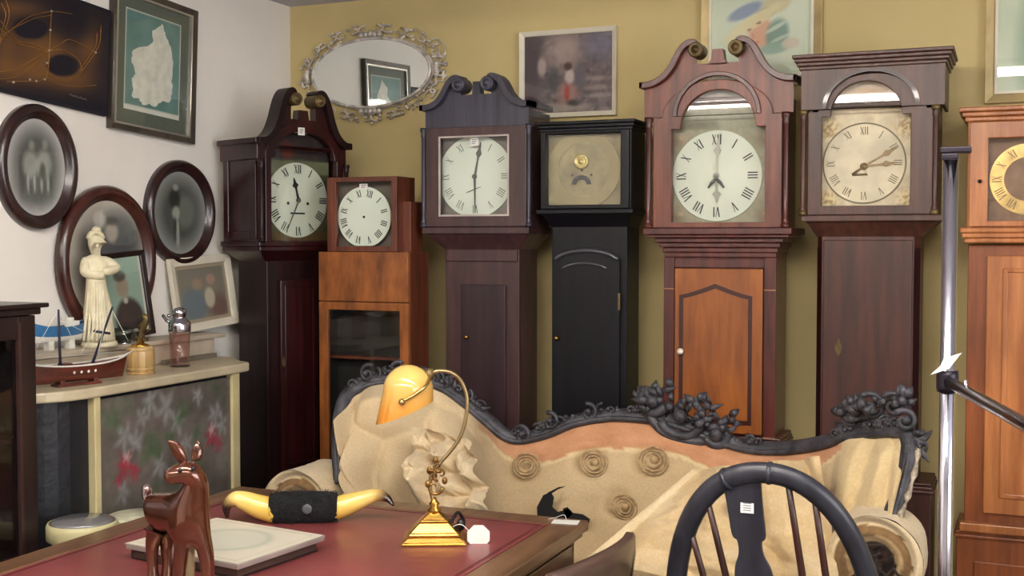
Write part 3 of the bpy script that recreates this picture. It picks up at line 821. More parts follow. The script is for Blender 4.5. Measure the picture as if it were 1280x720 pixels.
nm = MB(); numerals(nm, dcx, dcz, rd * 0.7, rd * 0.9, 0.037, weight=0.11); nm.build('roman_lettering', plain('brown_ink', (112, 100, 70), 0.6), dial)
m = MB(); hand(m, dcx, dcz - 0.01, R(60), rd * 0.95, 0.008, 0.033); m.build('minute_hand', plain('bronze_hand', (126, 104, 66), 0.4, 0.4), dial)
m = MB(); hand(m, dcx, dcz - 0.01, R(84), rd * 0.8, 0.008, 0.031); m.build('hour_hand', bpy.data.materials['bronze_hand'], dial)
m = MB().lathe([(0.012, 0), (0.010, -0.006), (0, -0.007)], (dcx, 0.034, dcz - 0.01), 14, 'y')
m.tube([(dcx - 0.035, 0.034, dcz - 0.035), (dcx, 0.034, dcz - 0.01), (dcx + 0.01, 0.034, dcz - 0.035), (dcx - 0.035, 0.034, dcz - 0.035)], 0.004, 8)
m.build('hand_boss', bpy.data.materials['bronze_hand'], dial)
for xx in (X(1004.5), X(1169)): column(root, xx, -0.012, hz0 + 0.008, hz1, 0.0085, M_brown6, M_oldbrass)

# ================================================================== honey pine clock at the right edge
s = Site(0.10, 3.83)
X = lambda px, py=220: s.L(px, py)[0]
Z = lambda py, px=1280: s.L(px, py)[1]
root = thing('longcase_clock', 'honey-coloured pine longcase clock at the right edge, behind the chrome rail', 'clock', s.o, 0, 'longcase clocks')
dcx, dcz = X(1285, 223), Z(223)
hx0 = X(1209); hx1 = 2 * dcx - hx0; hz0, hz1 = Z(287), Z(150); HD = 0.22; TD = 0.22; bz = Z(668)
tx0 = X(1208, 420); tx1 = 2 * dcx - tx0
plinth_base(root, tx0 - 0.02, tx1 + 0.02, TD, bz, M_pine_dk)
MB().box(tx0, tx1, 0.03, TD, bz, Z(306)).build('trunk', M_pine_dk, root, bevel=0.003)
dx0 = X(1232, 420); dx1 = 2 * dcx - dx0
td = MB().box(dx0, dx1, 0.018, 0.03, bz + 0.05, Z(320))
td.ring(rect(dx0 + 0.045, dx1 - 0.045, bz + 0.10, Z(336)), rect(dx0 + 0.06, dx1 - 0.06, bz + 0.115, Z(341)), 0.012, 0.02)
td = td.build('trunk_door', M_pine, root, bevel=0.003)
MB().box(tx0 - 0.012, tx1 + 0.012, 0.0, 0.04, bz - 0.008, bz + 0.02).build('base_moulding', M_pine, root, bevel=0.004)
h = MB(); casebox(h, hx0, hx1, 0.0, HD, hz0, hz1 + 0.01)
cornice(h, hx0, hx1, HD, hz1, Z(132), 0.026, 3)
cornice(h, hx0, hx1, HD, hz0 - 0.04, hz0 + 0.006, 0.018, 3, flip=False)
h.build('hood', M_pine, root, bevel=0.004)
gx0 = X(1235); gx1 = 2 * dcx - gx0; gz0, gz1 = Z(276), Z(172)
dr = MB().ring(rect(hx0 + 0.006, hx1 - 0.006, hz0 + 0.01, hz1 - 0.002), rect(gx0, gx1, gz0, gz1), -0.016, 0.012).build('hood_door', M_pine, root, bevel=0.003)
MB().box(gx0, gx1, 0.0, 0.002, gz0, gz1).build('glass_pane', M_glass, dr)
MB().lathe([(0.004, 0), (0.006, -0.01), (0, -0.012)], (X(1225, 226), -0.016, Z(226)), 10, 'y').build('knob', M_black, dr)
rd = Z(178) - dcz
d = MB().grid(lambda u, v: (gx0 - .006 + u * (gx1 - gx0 + .012), 0.04, gz0 - .006 + v * (gz1 - gz0 + .012)), 40, 40, 0, lambda u, v: mixc((126, 92, 66), (150, 116, 86), 0.5 + fbm(u * 8, v * 8)))
d.lathe([(rd, 0), (rd, -0.005), (rd * 0.62, -0.005), (rd * 0.62, 0)], (dcx, 0.039, dcz), 64, 'y', 1, smooth=False, cap=False)
dial = d.build('dial', [vcol('dull_copper_plate', 0.45, 0.1, 40), plain('chapter_ring_gold', (216, 182, 112), 0.3, 0.55, var=0.15, scale=12)], root)
nm = MB(); numerals(nm, dcx, dcz, rd * 0.68, rd * 0.93, 0.0335); nm.build('roman_lettering', plain('brown_numerals', (126, 92, 50), 0.5), dial)
m = MB(); hand(m, dcx, dcz, R(150), rd * 0.8, 0.008, 0.03); m.build('minute_hand', M_ink, dial)
m = MB(); hand(m, dcx, dcz, R(60), rd * 0.5, 0.009, 0.028); m.build('hour_hand', M_ink, dial)
# ------------------------------------------------------------------ pictures on and against the left wall
M_frame_dark = wood('oval_frame_dark', (30, 16, 16), (58, 30, 28), 0.28, coat=0.5)
M_frame_red = wood('oval_frame_red', (50, 22, 18), (86, 40, 32), 0.28, coat=0.5)
M_blackframe = plain('black_lacquer', (20, 17, 28), 0.3, coat=0.3)
M_silver = plain('silver_slip', (196, 190, 180), 0.3, 0.7)
M_mapframe = wood('grey_brown_frame', (52, 46, 40), (86, 74, 64), 0.35)
M_matboard = plain('green_grey_mount', (92, 100, 88), 0.7, var=0.03)
M_whiteframe = plain('white_painted_frame', (224, 216, 196), 0.5, var=0.03)
WALL = Site(LW, 0, R(90))       # local x = world y, local depth = towards the wall

def on_left(px, py, d=0.0): return WALL.L(px, py, -d)   # (y, z) at distance d from the wall

def oval_picture(cpx, cpy, rx_px, rz_px, label, art, mframe, wd=0.045, off=0.0):
    cy, cz = on_left(cpx, cpy, 0.02)
    ry = abs(on_left(cpx + rx_px, cpy, 0.02)[0] - on_left(cpx - rx_px, cpy, 0.02)[0]) / 2
    rz = (on_left(cpx, cpy - rz_px, 0.02)[1] - on_left(cpx, cpy + rz_px, 0.02)[1]) / 2
    r = thing('oval_picture', label, 'picture', (LW + off, cy, cz), R(90), 'oval photographs on the white wall')
    # rounded frame swept round the ellipse
    vs = []; n = 72; prof = [(0, 0), (0.0, -0.016), (0.18, -0.03), (0.45, -0.034), (0.72, -0.026), (0.85, -0.014), (1.0, -0.012), (1.0, 0)]
    for i in range(n):
        a = 2 * PI * i / n
        for k, d in prof:
            vs.append(((ry - wd * k) * cos(a), d, (rz - wd * k) * sin(a)))
    m = len(prof)
    MB().add(vs, [(i * m + j, ((i + 1) % n) * m + j, ((i + 1) % n) * m + (j + 1) % m, i * m + (j + 1) % m) for i in range(n) for j in range(m)], 0, True).build('frame', mframe, r)
    a_, b_ = ry - wd * 0.95, rz - wd * 0.95
    def pt(u, v):
        rr = v; t = 2 * PI * u
        return (a_ * rr * cos(t), -0.010, b_ * rr * sin(t))
    MB().grid(pt, 72, 40, 0, lambda u, v: art(0.5 + 0.5 * v * cos(2 * PI * u), 0.5 + 0.5 * v * sin(2 * PI * u))).build('photograph', M_vc, r)
    MB().prism(ellipse(0, 0, a_, b_), -0.013, -0.0115).build('glass_pane', M_glass, r)
    return r

def vign(u, v, inner=(86, 88, 84), outer=(186, 184, 180)):
    d = math.hypot((u - 0.5) * 2, (v - 0.5) * 2)
    return mixc(inner, outer, max(0, (d - 0.55) / 0.42))
def art_pair(u, v):
    b = vign(u, v)
    b = mixc(b, (62, 64, 58), 0.7 * gauss(u, v, 0.5, 0.25, 0.3, 0.15))
    for cu, h in ((0.40, 0.0), (0.63, 0.02)):
        b = mixc(b, (170, 172, 162), 0.75 * ell(u, v, cu, 0.52 + h, 0.13, 0.14, 0.3))
        b = mixc(b, (150, 150, 140), 0.8 * ell(u, v, cu + 0.02, 0.72 + h, 0.05, 0.05, 0.4))
        for k in (-0.05, 0.06): b = mixc(b, (176, 176, 166), 0.8 * ell(u, v, cu + k, 0.33, 0.022, 0.09, 0.3))
    b = mixc(b, (50, 52, 46), 0.8 * ell(u, v, 0.60, 0.46, 0.05, 0.08, 0.4))
    return b
def art_man(u, v):
    b = vign(u, v, (92, 94, 94), (188, 180, 166))
    b = mixc(b, (120, 116, 112), 0.5 * ell(u, v, 0.5, 0.25, 0.42, 0.28, 0.3))
    b = mixc(b, (64, 66, 70), 0.7 * ell(u, v, 0.74, 0.7, 0.26, 0.2, 0.5))
    b = mixc(b, (176, 164, 150), 0.85 * ell(u, v, 0.56, 0.74, 0.085, 0.085, 0.3))
    b = mixc(b, (60, 54, 50), 0.8 * ell(u, v, 0.56, 0.83, 0.085, 0.035, 0.4))
    b = mixc(b, (200, 194, 184), 0.8 * ell(u, v, 0.4, 0.84, 0.08, 0.07, 0.3))
    return b
def art_figure(u, v):
    b = vign(u, v, (78, 82, 76), (150, 152, 146))
    b = mixc(b, (120, 124, 114), 0.8 * ell(u, v, 0.6, 0.52, 0.2, 0.2, 0.3))
    b = mixc(b, (34, 38, 32), 0.85 * ell(u, v, 0.40, 0.66, 0.10, 0.12, 0.3))
    b = mixc(b, (168, 170, 158), 0.85 * ell(u, v, 0.42, 0.5, 0.07, 0.08, 0.3))
    b = mixc(b, (168, 170, 158), 0.8 * ell(u, v, 0.42, 0.8, 0.05, 0.04, 0.3))
    b = mixc(b, (180, 180, 170), 0.8 * ell(u, v, 0.45, 0.25, 0.03, 0.17, 0.3))
    b = mixc(b, (40, 44, 38), 0.6 * ell(u, v, 0.40, 0.3, 0.03, 0.14, 0.3))
    return b

oval_picture(49, 209, 50, 79, 'oval dark-framed photograph of two children in pale clothes, below the string art', art_pair, M_frame_dark)
oval_picture(134, 327, 60, 95, 'large reddish-brown oval frame with faded head portrait, behind the white statuette', art_man, M_frame_red, 0.05, off=0.012)
oval_picture(228, 266, 42, 66, 'small dark oval-framed photograph of one standing figure, above the white-framed picture', art_figure, M_frame_dark, 0.042)

def tilt_picture(r, yc, zc, deg):
    """hang a picture a little crooked on the left wall"""
    p = Matrix.Translation((LW, yc, zc)) @ Matrix.Rotation(R(deg), 4, 'X') @ Matrix.Translation((-LW, -yc, -zc))
    m_ = p @ Matrix.Translation(r.location) @ Matrix.Rotation(R(90), 4, 'Z')
    r.location = m_.to_translation(); r.rotation_euler = m_.to_euler()
# string art
def left_rect(r, pts): pass
y0, zt = on_left(-30, -26); y1, zt1 = on_left(139, 8); _, zb = on_left(139, 139)
y1 = on_left(131, 70)[0]
y0 = y1 - 0.62
r = thing('string_art_panel', 'black panel with curved gold string art, high on the white wall', 'picture', (LW, 0, 0), R(90))
zt = on_left(136, 6)[1]; zb = on_left(136, 139)[1]
MB().box(y0, y1, -0.022, -0.002, zb, zt).build('backing_panel', plain('black_velvet', (18, 14, 28), 0.8, var=0.1), r, bevel=0.004)
def art_string(u, v):
    q = (y0 + (y1 - y0) * u, zt + (zb - zt) * v); d_ = ray
    p = Vector((LW + 0.024, q[0], q[1])) - EYE; zc = p.dot(_fw)
    px, py = 640 + FPX * p.dot(_R) / zc, 360 - FPX * p.dot(_up) / zc
    g = 0.95 * gauss(px, py, 58, 58, 46, 26) + 0.8 * gauss(px, py, 40, 92, 60, 18) + 0.7 * gauss(px, py, 20, 12, 40, 12) + 0.7 * gauss(px, py, 112, 48, 14, 34) + 0.5 * gauss(px, py, 8, 60, 14, 40) + 0.5 * gauss(px, py, 95, 98, 30, 16)
    for hx, hy, ra, rb in ((38, 36, 23, 15), (80, 79, 21, 15)):
        dx, dy = px - hx, py - hy; g *= max(0, min(1, (math.hypot((dx + dy * .3) / ra, (dy - dx * .12) / rb) - 0.82) / 0.22))
    g *= 1 - 0.9 * gauss(px, py, 92, 26, 22, 20)
    return mixc((20, 16, 30), (112, 76, 42), min(1, g))
MB().grid(lambda u, v: (y0 + 0.012 + (y1 - y0 - 0.024) * u, -0.0225, zt - 0.012 + (zb - zt + 0.024) * v), 120, 60, 0, lambda u, v: art_string(0.02 + 0.96 * u, 0.04 + 0.92 * v)).build('woven_threads', vcol('woven_thread_glow', 0.5), r)
M_gold = plain('gold_thread', (170, 122, 60), 0.35, 0.5, var=0.1)
def lp(px, py): 
    q = on_left(px, py, 0.024); return Vector((q[0], -0.024, q[1]))
m = MB(); pins = MB()
strings = [[(0, 55), (18, 36), (38, 20), (62, 12)], [(2, 48), (20, 36), (40, 24), (62, 17)], [(0, 30), (20, 52), (42, 56), (62, 62)], [(0, 40), (20, 55), (42, 60), (62, 64)],
           [(62, 12), (62, 36), (62, 62)], [(62, 62), (80, 60), (98, 70), (104, 84)], [(62, 64), (62, 82), (60, 99)], [(60, 90), (78, 98), (96, 92), (106, 80)], [(62, 12), (74, 12), (88, 13)],
           [(124, 24), (124, 44), (118, 60), (106, 80)], [(120, 34), (119, 50), (112, 64), (100, 84)], [(0, 104), (20, 100), (40, 84), (62, 62)], [(0, 96), (24, 88), (44, 74), (62, 60)], [(12, 106), (30, 104), (48, 102), (58, 99)],
           [(0, 8), (6, 22), (3, 40), (0, 58)], [(4, 0), (10, 20), (6, 42), (0, 62)], [(58, 99), (80, 104), (100, 104), (122, 100)], [(62, 62), (76, 52), (88, 46), (118, 58)]]
for st_ in strings:
    m.tube(catmull([lp(*q) for q in st_], 8), 0.0012, 5)
m.build('gold_strings', M_gold, r)
for px, py in [(62, 12), (62, 36), (62, 62), (60, 78), (58, 99), (48, 102), (40, 101), (119, 59), (20, 106)]:
    pins.ball(lp(px, py), 0.004, 0, 8, 6)
pins.build('pin_heads', M_silver, r)
m = MB()
for k in range(7):
    q = lp(90 + k * 3, 116 + k * 0.6); m.tube([q, lp(91.5 + k * 3, 114 + k * 0.6 + (k % 2)), lp(93 + k * 3, 117 + k * 0.6)], 0.0008, 4)
m.build('signature', M_silver, r)

tilt_picture(r, (y0 + y1) / 2, (zb + zt) / 2, -4)

# framed map
ya = on_left(134, 80)[0]; yb = on_left(239, 80)[0]
zb = on_left(186, 171)[1]; zt = on_left(190, -4)[1]
r = thing('framed_map', 'framed teal map with a white county shape, beside the string art', 'picture', (LW, (ya + yb) / 2, 0), R(90))
hw = (yb - ya) / 2
FW = 0.022
MB().ring(rect(-hw, hw, zb, zt), rect(-hw + FW, hw - FW, zb + FW, zt - FW), -0.026, -0.002, y0i=-0.018).build('frame', M_mapframe, r, bevel=0.002)
MB().ring(rect(-hw + FW - .001, hw - FW + .001, zb + FW - .001, zt - FW + .001), rect(-hw + FW + .006, hw - FW - .006, zb + FW + .006, zt - FW - .006), -0.02, -0.006).build('silver_slip', M_silver, r)
MB().box(-hw + FW, hw - FW, -0.008, -0.003, zb + FW, zt - FW).build('mount', M_matboard, r)
mx, mz0, mz1 = hw - FW - 0.052, zb + FW + 0.055, zt - FW - 0.045
m = MB().grid(lambda u, v: (-mx + 2 * mx * u, -0.0085, mz0 + (mz1 - mz0) * v), 40, 50, 0, lambda u, v: mixc(mixc((88, 126, 120), (112, 148, 142), 0.5 + fbm(u * 4, v * 5)), (214, 214, 200), 1.0 if (u < 0.02 or u > 0.98 or v > 0.985 or v < 0.055) else 0))
land = [(0.64, 0.95), (0.7, 0.86), (0.74, 0.8), (0.82, 0.74), (0.84, 0.64), (0.86, 0.55), (0.84, 0.42), (0.86, 0.3), (0.82, 0.17), (0.7, 0.16), (0.62, 0.13), (0.56, 0.08), (0.46, 0.10), (0.34, 0.07), (0.26, 0.12), (0.14, 0.13), (0.16, 0.22), (0.12, 0.3), (0.19, 0.37), (0.12, 0.48), (0.13, 0.58), (0.22, 0.63), (0.34, 0.66), (0.44, 0.7), (0.49, 0.75), (0.46, 0.84), (0.52, 0.87), (0.58, 0.9)]
lp2 = [(-mx + 2 * mx * u, mz0 + (mz1 - mz0) * v) for u, v in land]
jag = []
for i in range(len(lp2)):
    a, b = Vector(lp2[i]), Vector(lp2[(i + 1) % len(lp2)])
    for k in range(4):
        q = a.lerp(b, k / 4); jag.append((q[0] + random.uniform(-.003, .003), q[1] + random.uniform(-.003, .003)))
m.prism(jag, -0.0095, -0.0085, 1)
m.build('map_print', [M_vc, plain('map_white', (222, 222, 208), 0.6, var=0.04, scale=30)], r)
MB().box(-hw + FW, hw - FW, -0.0125, -0.011, zb + FW, zt - FW).build('glass_pane', M_glass, r)

tilt_picture(r, (ya + yb) / 2, (zb + zt) / 2, -3.2)
# oval mirror on the ochre wall
def on_back(px, py, d=0.0):
    q = on_y(px, py, BW - d); return (q.x, q.z)
cx, cz = on_back(462, 91, 0.03)
rx = (on_back(534, 91, .03)[0] - on_back(389, 91, .03)[0]) / 2; rz = (on_back(462, 49, .03)[1] - on_back(462, 134, .03)[1]) / 2
r = thing('oval_mirror', 'oval mirror in an openwork silvery scroll frame on the ochre wall', 'mirror', (cx, BW, cz))
MB().prism(ellipse(0, 0, rx, rz, 96), -0.028, -0.02).build('mirror_glass', M_mirror, r)
M_filig = plain('tarnished_silver', (206, 198, 190), 0.38, 0.35, var=0.15, scale=30)
m = MB(); m.tube([(rx * 1.01 * cos(2 * PI * i / 96), -0.026, rz * 1.01 * sin(2 * PI * i / 96)) for i in range(97)], 0.007, 8, cap=False)
m.ring(ellipse(0, 0, rx * 1.06, rz * 1.08, 96), ellipse(0, 0, rx * 0.985, rz * 0.985, 96), -0.02, -0.004)
m.build('frame', M_filig, r)
m = MB(); rnd = random.Random(5)
N = 34
for i in range(N):
    a = 2 * PI * i / N
    bx, bz = rx * 1.06 * cos(a), rz * 1.08 * sin(a)
    nx, nz = cos(a) * rz, sin(a) * rx; l = math.hypot(nx, nz); nx /= l; nz /= l
    tx, tz = -nz, nx
    sg = 1 if i % 2 else -1
    S = 0.032 * rnd.uniform(0.8, 1.25)
    pts = []
    for k in range(15):
        t = k / 14; ang = sg * (t * 5.2); rr = S * (1 - 0.75 * t)
        ox, oz = rr * cos(ang), rr * sin(ang)
        pts.append((bx + nx * (0.022 + ox * 0.5 + 0.005) + tx * oz, -0.016 - 0.006 * sin(t * 3), bz + nz * (0.022 + ox * 0.5 + 0.005) + tz * oz))
    m.tube(pts, [0.0045 * (1 - 0.5 * k / 14) for k in range(15)], 6)
    for q in range(3):
        f = rnd.uniform(0.0, 0.055); g = rnd.uniform(-0.03, 0.03)
        m.ball((bx + nx * f + tx * g, -0.018, bz + nz * f + tz * g), (0.008, 0.006, 0.006), 0, 8, 6)
for a in (0, PI / 2, PI, 3 * PI / 2):
    for k in range(5):
        b = a + (k - 2) * 0.07
        m.ball((rx * 1.12 * cos(b), -0.024, rz * 1.14 * sin(b)), 0.012, 0, 8, 6)
ax = rx * 1.18 * cos(R(25)); az_ = rz * 1.2 * sin(R(25))
m.tube([(ax + 0.045 * cos(t / 10 * 4 - 1), -0.012, az_ + 0.05 * sin(t / 10 * 4 - 1)) for t in range(11)], 0.003, 6)
m.build('scroll_filigree', M_filig, r)

# pictures on the ochre wall
def back_picture(name, px0, px1, py0, py1, fw, label, art, mframe, glass=True, mount=0.0, n=(70, 60), slip=None):
    x0, _ = on_back(px0, (py0 + py1) / 2, .02); x1, _ = on_back(px1, (py0 + py1) / 2, .02)
    _, zt = on_back((px0 + px1) / 2, py0, .02); _, zb = on_back((px0 + px1) / 2, py1, .02)
    cx = (x0 + x1) / 2; hw = (x1 - x0) / 2
    r = thing(name, label, 'picture', (cx, BW, 0), 0)
    MB().ring(rect(-hw, hw, zb, zt), rect(-hw + fw, hw - fw, zb + fw, zt - fw), -0.024, -0.002, y0i=-0.014).build('frame', mframe, r, bevel=0.002)
    if slip: MB().ring(rect(-hw + fw - .001, hw - fw + .001, zb + fw - .001, zt - fw + .001), rect(-hw + fw + .008, hw - fw - .008, zb + fw + .008, zt - fw - .008), -0.02, -0.006).build('slip', slip, r)
    MB().grid(lambda u, v: (-hw + fw + (2 * hw - 2 * fw) * u, -0.008, zb + fw + (zt - zb - 2 * fw) * v), n[0], n[1], 0, art).build('print', M_vc, r)
    MB().box(-hw + fw, hw - fw, -0.0115, -0.010, zb + fw, zt - fw).build('glass_pane', M_glass, r)
    return r
def art_room(u, v):
    b = mixc((96, 82, 84), (128, 112, 112), 0.5 + 1.2 * fbm(u * 5, v * 5, 3))
    b = mixc(b, (170, 150, 140), 0.55 * max(0, fbm(u * 16, v * 16, 8) * 2.4)); b = mixc(b, (48, 42, 44), 0.6 * max(0, fbm(u * 13, v * 13, 18) * 2.4))
    b = mixc(b, (74, 62, 66), 0.8 * ell(u, v, 0.05, 0.5, 0.16, 0.7, 0.5))
    b = mixc(b, (186, 164, 154), 0.8 * ell(u, v, 0.46, 0.8, 0.2, 0.22, 0.5))
    b = mixc(b, (126, 124, 146), 0.7 * ell(u, v, 0.88, 0.85, 0.2, 0.2, 0.6))
    b = mixc(b, (196, 176, 166), 0.8 * ell(u, v, 0.2, 0.6, 0.05, 0.12, 0.3))
    b = mixc(b, (60, 66, 60), 0.7 * ell(u, v, 0.33, 0.42, 0.07, 0.14, 0.5))
    b = mixc(b, (178, 132, 122), 0.8 * ell(u, v, 0.5, 0.24, 0.12, 0.14, 0.4))
    b = mixc(b, (176, 64, 52), 0.9 * ell(u, v, 0.49, 0.26, 0.03, 0.1, 0.3))
    b = mixc(b, (208, 192, 184), 0.9 * ell(u, v, 0.52, 0.46, 0.055, 0.09, 0.3))
    b = mixc(b, (70, 46, 40), 0.9 * ell(u, v, 0.5, 0.59, 0.045, 0.05, 0.3))
    b = mixc(b, (96, 92, 104), 0.7 * ell(u, v, 0.64, 0.45, 0.06, 0.16, 0.4))
    for cv in (0.3, 0.42, 0.2): b = mixc(b, (176, 164, 152), 0.6 * ell(u, v, 0.84, cv, 0.14, 0.03, 0.5))
    b = mixc(b, (186, 172, 158), 0.7 * ell(u, v, 0.42, 0.06, 0.28, 0.06, 0.5))
    b = mixc(b, (52, 50, 46), 0.8 * ell(u, v, 0.57, 0.12, 0.08, 0.04, 0.4))
    return b
back_picture('framed_print', 649, 770, 36, 146, 0.018, 'small white-framed print of figures in a dim room, above the black clock', art_room, M_whiteframe)
def art_bonnet(u, v):
    b = mixc((206, 216, 190), (216, 222, 200), 0.5 + fbm(u * 3, v * 3))
    def blob(c, cu, cv, ru, rv, ang, k=0.9, soft=0.2):
        nonlocal b
        du, dv = u - cu, (v - cv) * 1.25; ca, sa = cos(ang), sin(ang)
        b = mixc(b, c, k * ell(du * ca + dv * sa, -du * sa + dv * ca, 0, 0, ru, rv, soft))
    px, py = 881 + 142 * u, 108 - 168 * v
    def pb(c, x, y, rx, ry, ang=0.0, k=0.9, soft=0.2):
        nonlocal b
        dx, dy = px - x, y - py; ca, sa = cos(ang), sin(ang)
        b = mixc(b, c, k * ell(dx * ca + dy * sa, -dx * sa + dy * ca, 0, 0, rx, ry, soft))
    pb((206, 196, 152), 973, 2, 20, 13, 0.3)
    pb((216, 164, 134), 952, 42, 17, 24, 0.2)
    pb((168, 152, 138), 958, 14, 14, 8, 0.2)
    pb((224, 214, 168), 940, 27, 46, 9, 0.56)
    pb((226, 218, 178), 918, 46, 18, 8, 0.9)
    pb((138, 152, 176), 930, 10, 25, 9, 0.42)
    pb((122, 152, 138), 974, 46, 15, 22, -0.2)
    pb((150, 178, 160), 970, 66, 20, 8, 0.1)
    pb((206, 216, 196), 972, 36, 16, 3, 0.5, 0.8)
    pb((204, 214, 190), 978, 52, 14, 2.5, 0.4, 0.7)
    pb((208, 196, 174), 992, 60, 12, 8, 0.1)
    pb((120, 88, 72), 949, 28, 3.5, 1.6, 0.3, 0.9, 0.4); pb((120, 88, 72), 936, 37, 3, 1.5, 0.3, 0.8, 0.4)
    pb((196, 120, 104), 946, 56, 4, 2, 0.2, 0.7, 0.4)
    pb((190, 136, 110), 941, 46, 2, 4, 0.3, 0.5, 0.5)
    return b
M_goldframe = plain('dull_gilt', (186, 164, 116), 0.45, 0.35)
back_picture('framed_print', 876, 1028, -60, 108, 0.03, 'pale watercolour of a child in a straw bonnet, behind the tall reddish clock', art_bonnet, M_goldframe, n=(80, 80), slip=M_whiteframe)
back_picture('framed_print', 1232, 1390, -60, 126, 0.03, 'pale green framed picture above the honey pine clock', lambda u, v: mixc(mixc((196, 208, 180), (212, 220, 196), 0.5 + fbm(u * 3, v * 3)), (112, 150, 116), 0.7 * ell(u, v, 0.42, 0.35, 0.18, 0.4, 0.5)), M_goldframe, slip=M_whiteframe)

# ------------------------------------------------------------------ cream cocktail bar
M_cream = plain('cream_laminate', (206, 192, 146), 0.4, var=0.04)
M_creamtop = plain('worn_cream_top', (196, 182, 152), 0.35, var=0.07, scale=6)
M_padblack = plain('black_quilted_vinyl', (20, 21, 29), 0.5, var=0.15, scale=5, bmp=0.4, bscale=24)
M_ledge = plain('ledge_grey_cream', (190, 176, 156), 0.45, var=0.06)
BZ = 1.083
bx = -2.40
r = thing('cocktail_bar', 'cream-topped curved cocktail bar with floral glass front against the white wall', 'bar counter', (-2.58, 2.9, 0))
def W(p): return (p[0] + 2.58, p[1] - 2.9)
def bar_outline(e=0.0):
    p = [(LW + 0.004, 2.375 - e), (-2.62, 2.375 - e)]
    for i in range(1, 9):
        a = PI / 2 * i / 8
        p.append((-2.62 + (0.22 + e) * sin(a), 2.575 - (0.2 + e) * cos(a)))
    p += [(bx + e, 3.24)]
    for i in range(1, 7):
        a = PI / 2 * i / 6
        p.append((bx + e - 0.06 + 0.06 * cos(a), 3.33 - 0.03 + e + 0.06 * sin(a) ))
    p += [(-2.56, 3.47 + e), (LW + 0.004, 3.47 + e)]
    return [W(q) for q in p]
MB().prismz(bar_outline(0.014), BZ - 0.03, BZ).build('top', M_creamtop, r, bevel=0.006)
MB().prismz(bar_outline(-0.02), 0.06, BZ - 0.03).build('body', M_padblack, r)
MB().prismz(bar_outline(-0.005), 0.0, 0.06).build('plinth', M_cream, r, bevel=0.004)
ya, yb = on_x(121, 560, bx).y, on_x(294, 540, bx).y
def post(a, b, name='post'): 
    return MB().box(bx + 2.58 - 0.022, bx + 2.58 + 0.006, a - 2.9, b - 2.9, 0.06, BZ - 0.03).build(name, M_cream, r, bevel=0.003)
post(ya - 0.012, ya + 0.012); post(yb - 0.02, yb + 0.02)
def art_floral(u, v):
    b = mixc((92, 86, 80), (124, 114, 108), 0.5 + 1.1 * fbm(u * 5, v * 5, 12))
    b = mixc(b, (84, 104, 78), 0.8 * max(0, fbm(u * 9, v * 9, 31) * 2.2 - 0.15))
    wu, wv = u + 0.03 * fbm(u * 14, v * 14, 5), v + 0.03 * fbm(u * 14, v * 14, 6)
    def flower(cu, cv, s, c, petals=5, ph=0.0, k=0.85):
        nonlocal b
        du, dv = (wu - cu) * 1.25, wv - cv; rr = math.hypot(du, dv); an = math.atan2(dv, du) + ph
        R_ = s * (0.78 + 0.22 * cos(petals * an))
        b = mixc(b, c, k * max(0, min(1, (R_ - rr) / (s * 0.55))) * (0.75 + 0.6 * fbm(u * 25, v * 25, 9)))
    for cu, cv, s in ((0.17, 0.80, 0.10), (0.25, 0.77, 0.09), (0.36, 0.95, 0.10), (0.47, 0.90, 0.12), (0.56, 0.82, 0.09), (0.30, 0.88, 0.07), (0.86, 0.82, 0.09), (0.92, 0.75, 0.09), (0.63, 0.70, 0.08), (0.42, 0.62, 0.09), (0.16, 0.54, 0.09), (0.72, 0.93, 0.07)):
        flower(cu, cv, s, (158, 158, 160), 5, cu * 9)
    for cu, cv, s, k_ in ((0.17, 0.66, 0.10, 0.95), (0.24, 0.62, 0.07, 0.9), (0.13, 0.60, 0.05, 0.8), (0.83, 0.70, 0.09, 0.85), (0.89, 0.66, 0.07, 0.75)):
        flower(cu, cv, s, (176, 46, 66), 6, cv * 5, k_)
    for cu, cv in ((0.19, 0.70), (0.84, 0.74)): flower(cu, cv, 0.05, (204, 180, 180), 5, cu * 7)
    for cu, cv, s in ((0.35, 0.72, 0.12), (0.6, 0.86, 0.10), (0.1, 0.9, 0.10), (0.72, 0.62, 0.1), (0.5, 0.74, 0.08)):
        flower(cu, cv, s, (74, 100, 66), 3, cu * 7, 0.75)
    return b
pz0 = 0.42
MB().grid(lambda u, v: (bx + 2.58 - 0.004, ya + 0.012 - 2.9 + (yb - ya - 0.03) * u, pz0 + (BZ - 0.04 - pz0) * v), 90, 80, 0, art_floral).build('floral_panel', vcol('floral_glass_print', 0.25, 0.1, 30), r)
MB().box(bx + 2.58 - 0.02, bx + 2.58 - 0.002, ya - 2.9, yb - 2.9, 0.06, pz0).build('lower_panel', M_padblack, r)
LZ = 1.165
lx = -2.62
MB().box(LW + 0.004 + 2.58, lx + 2.58, 2.40 - 2.9, 3.52 - 2.9, LZ - 0.016, LZ).box(LW + 0.004 + 2.58, lx + 2.58 - 0.012, 2.41 - 2.9, 3.47 - 2.9, BZ, LZ - 0.016).build('back_ledge', M_ledge, r, bevel=0.004)
MB().box(lx + 2.58 + 0.006, lx + 2.58 + 0.02, 3.16 - 2.9, 3.44 - 2.9, BZ, BZ + 0.016).build('gallery_rail', plain('grey_rail', (112, 104, 92), 0.5), r)

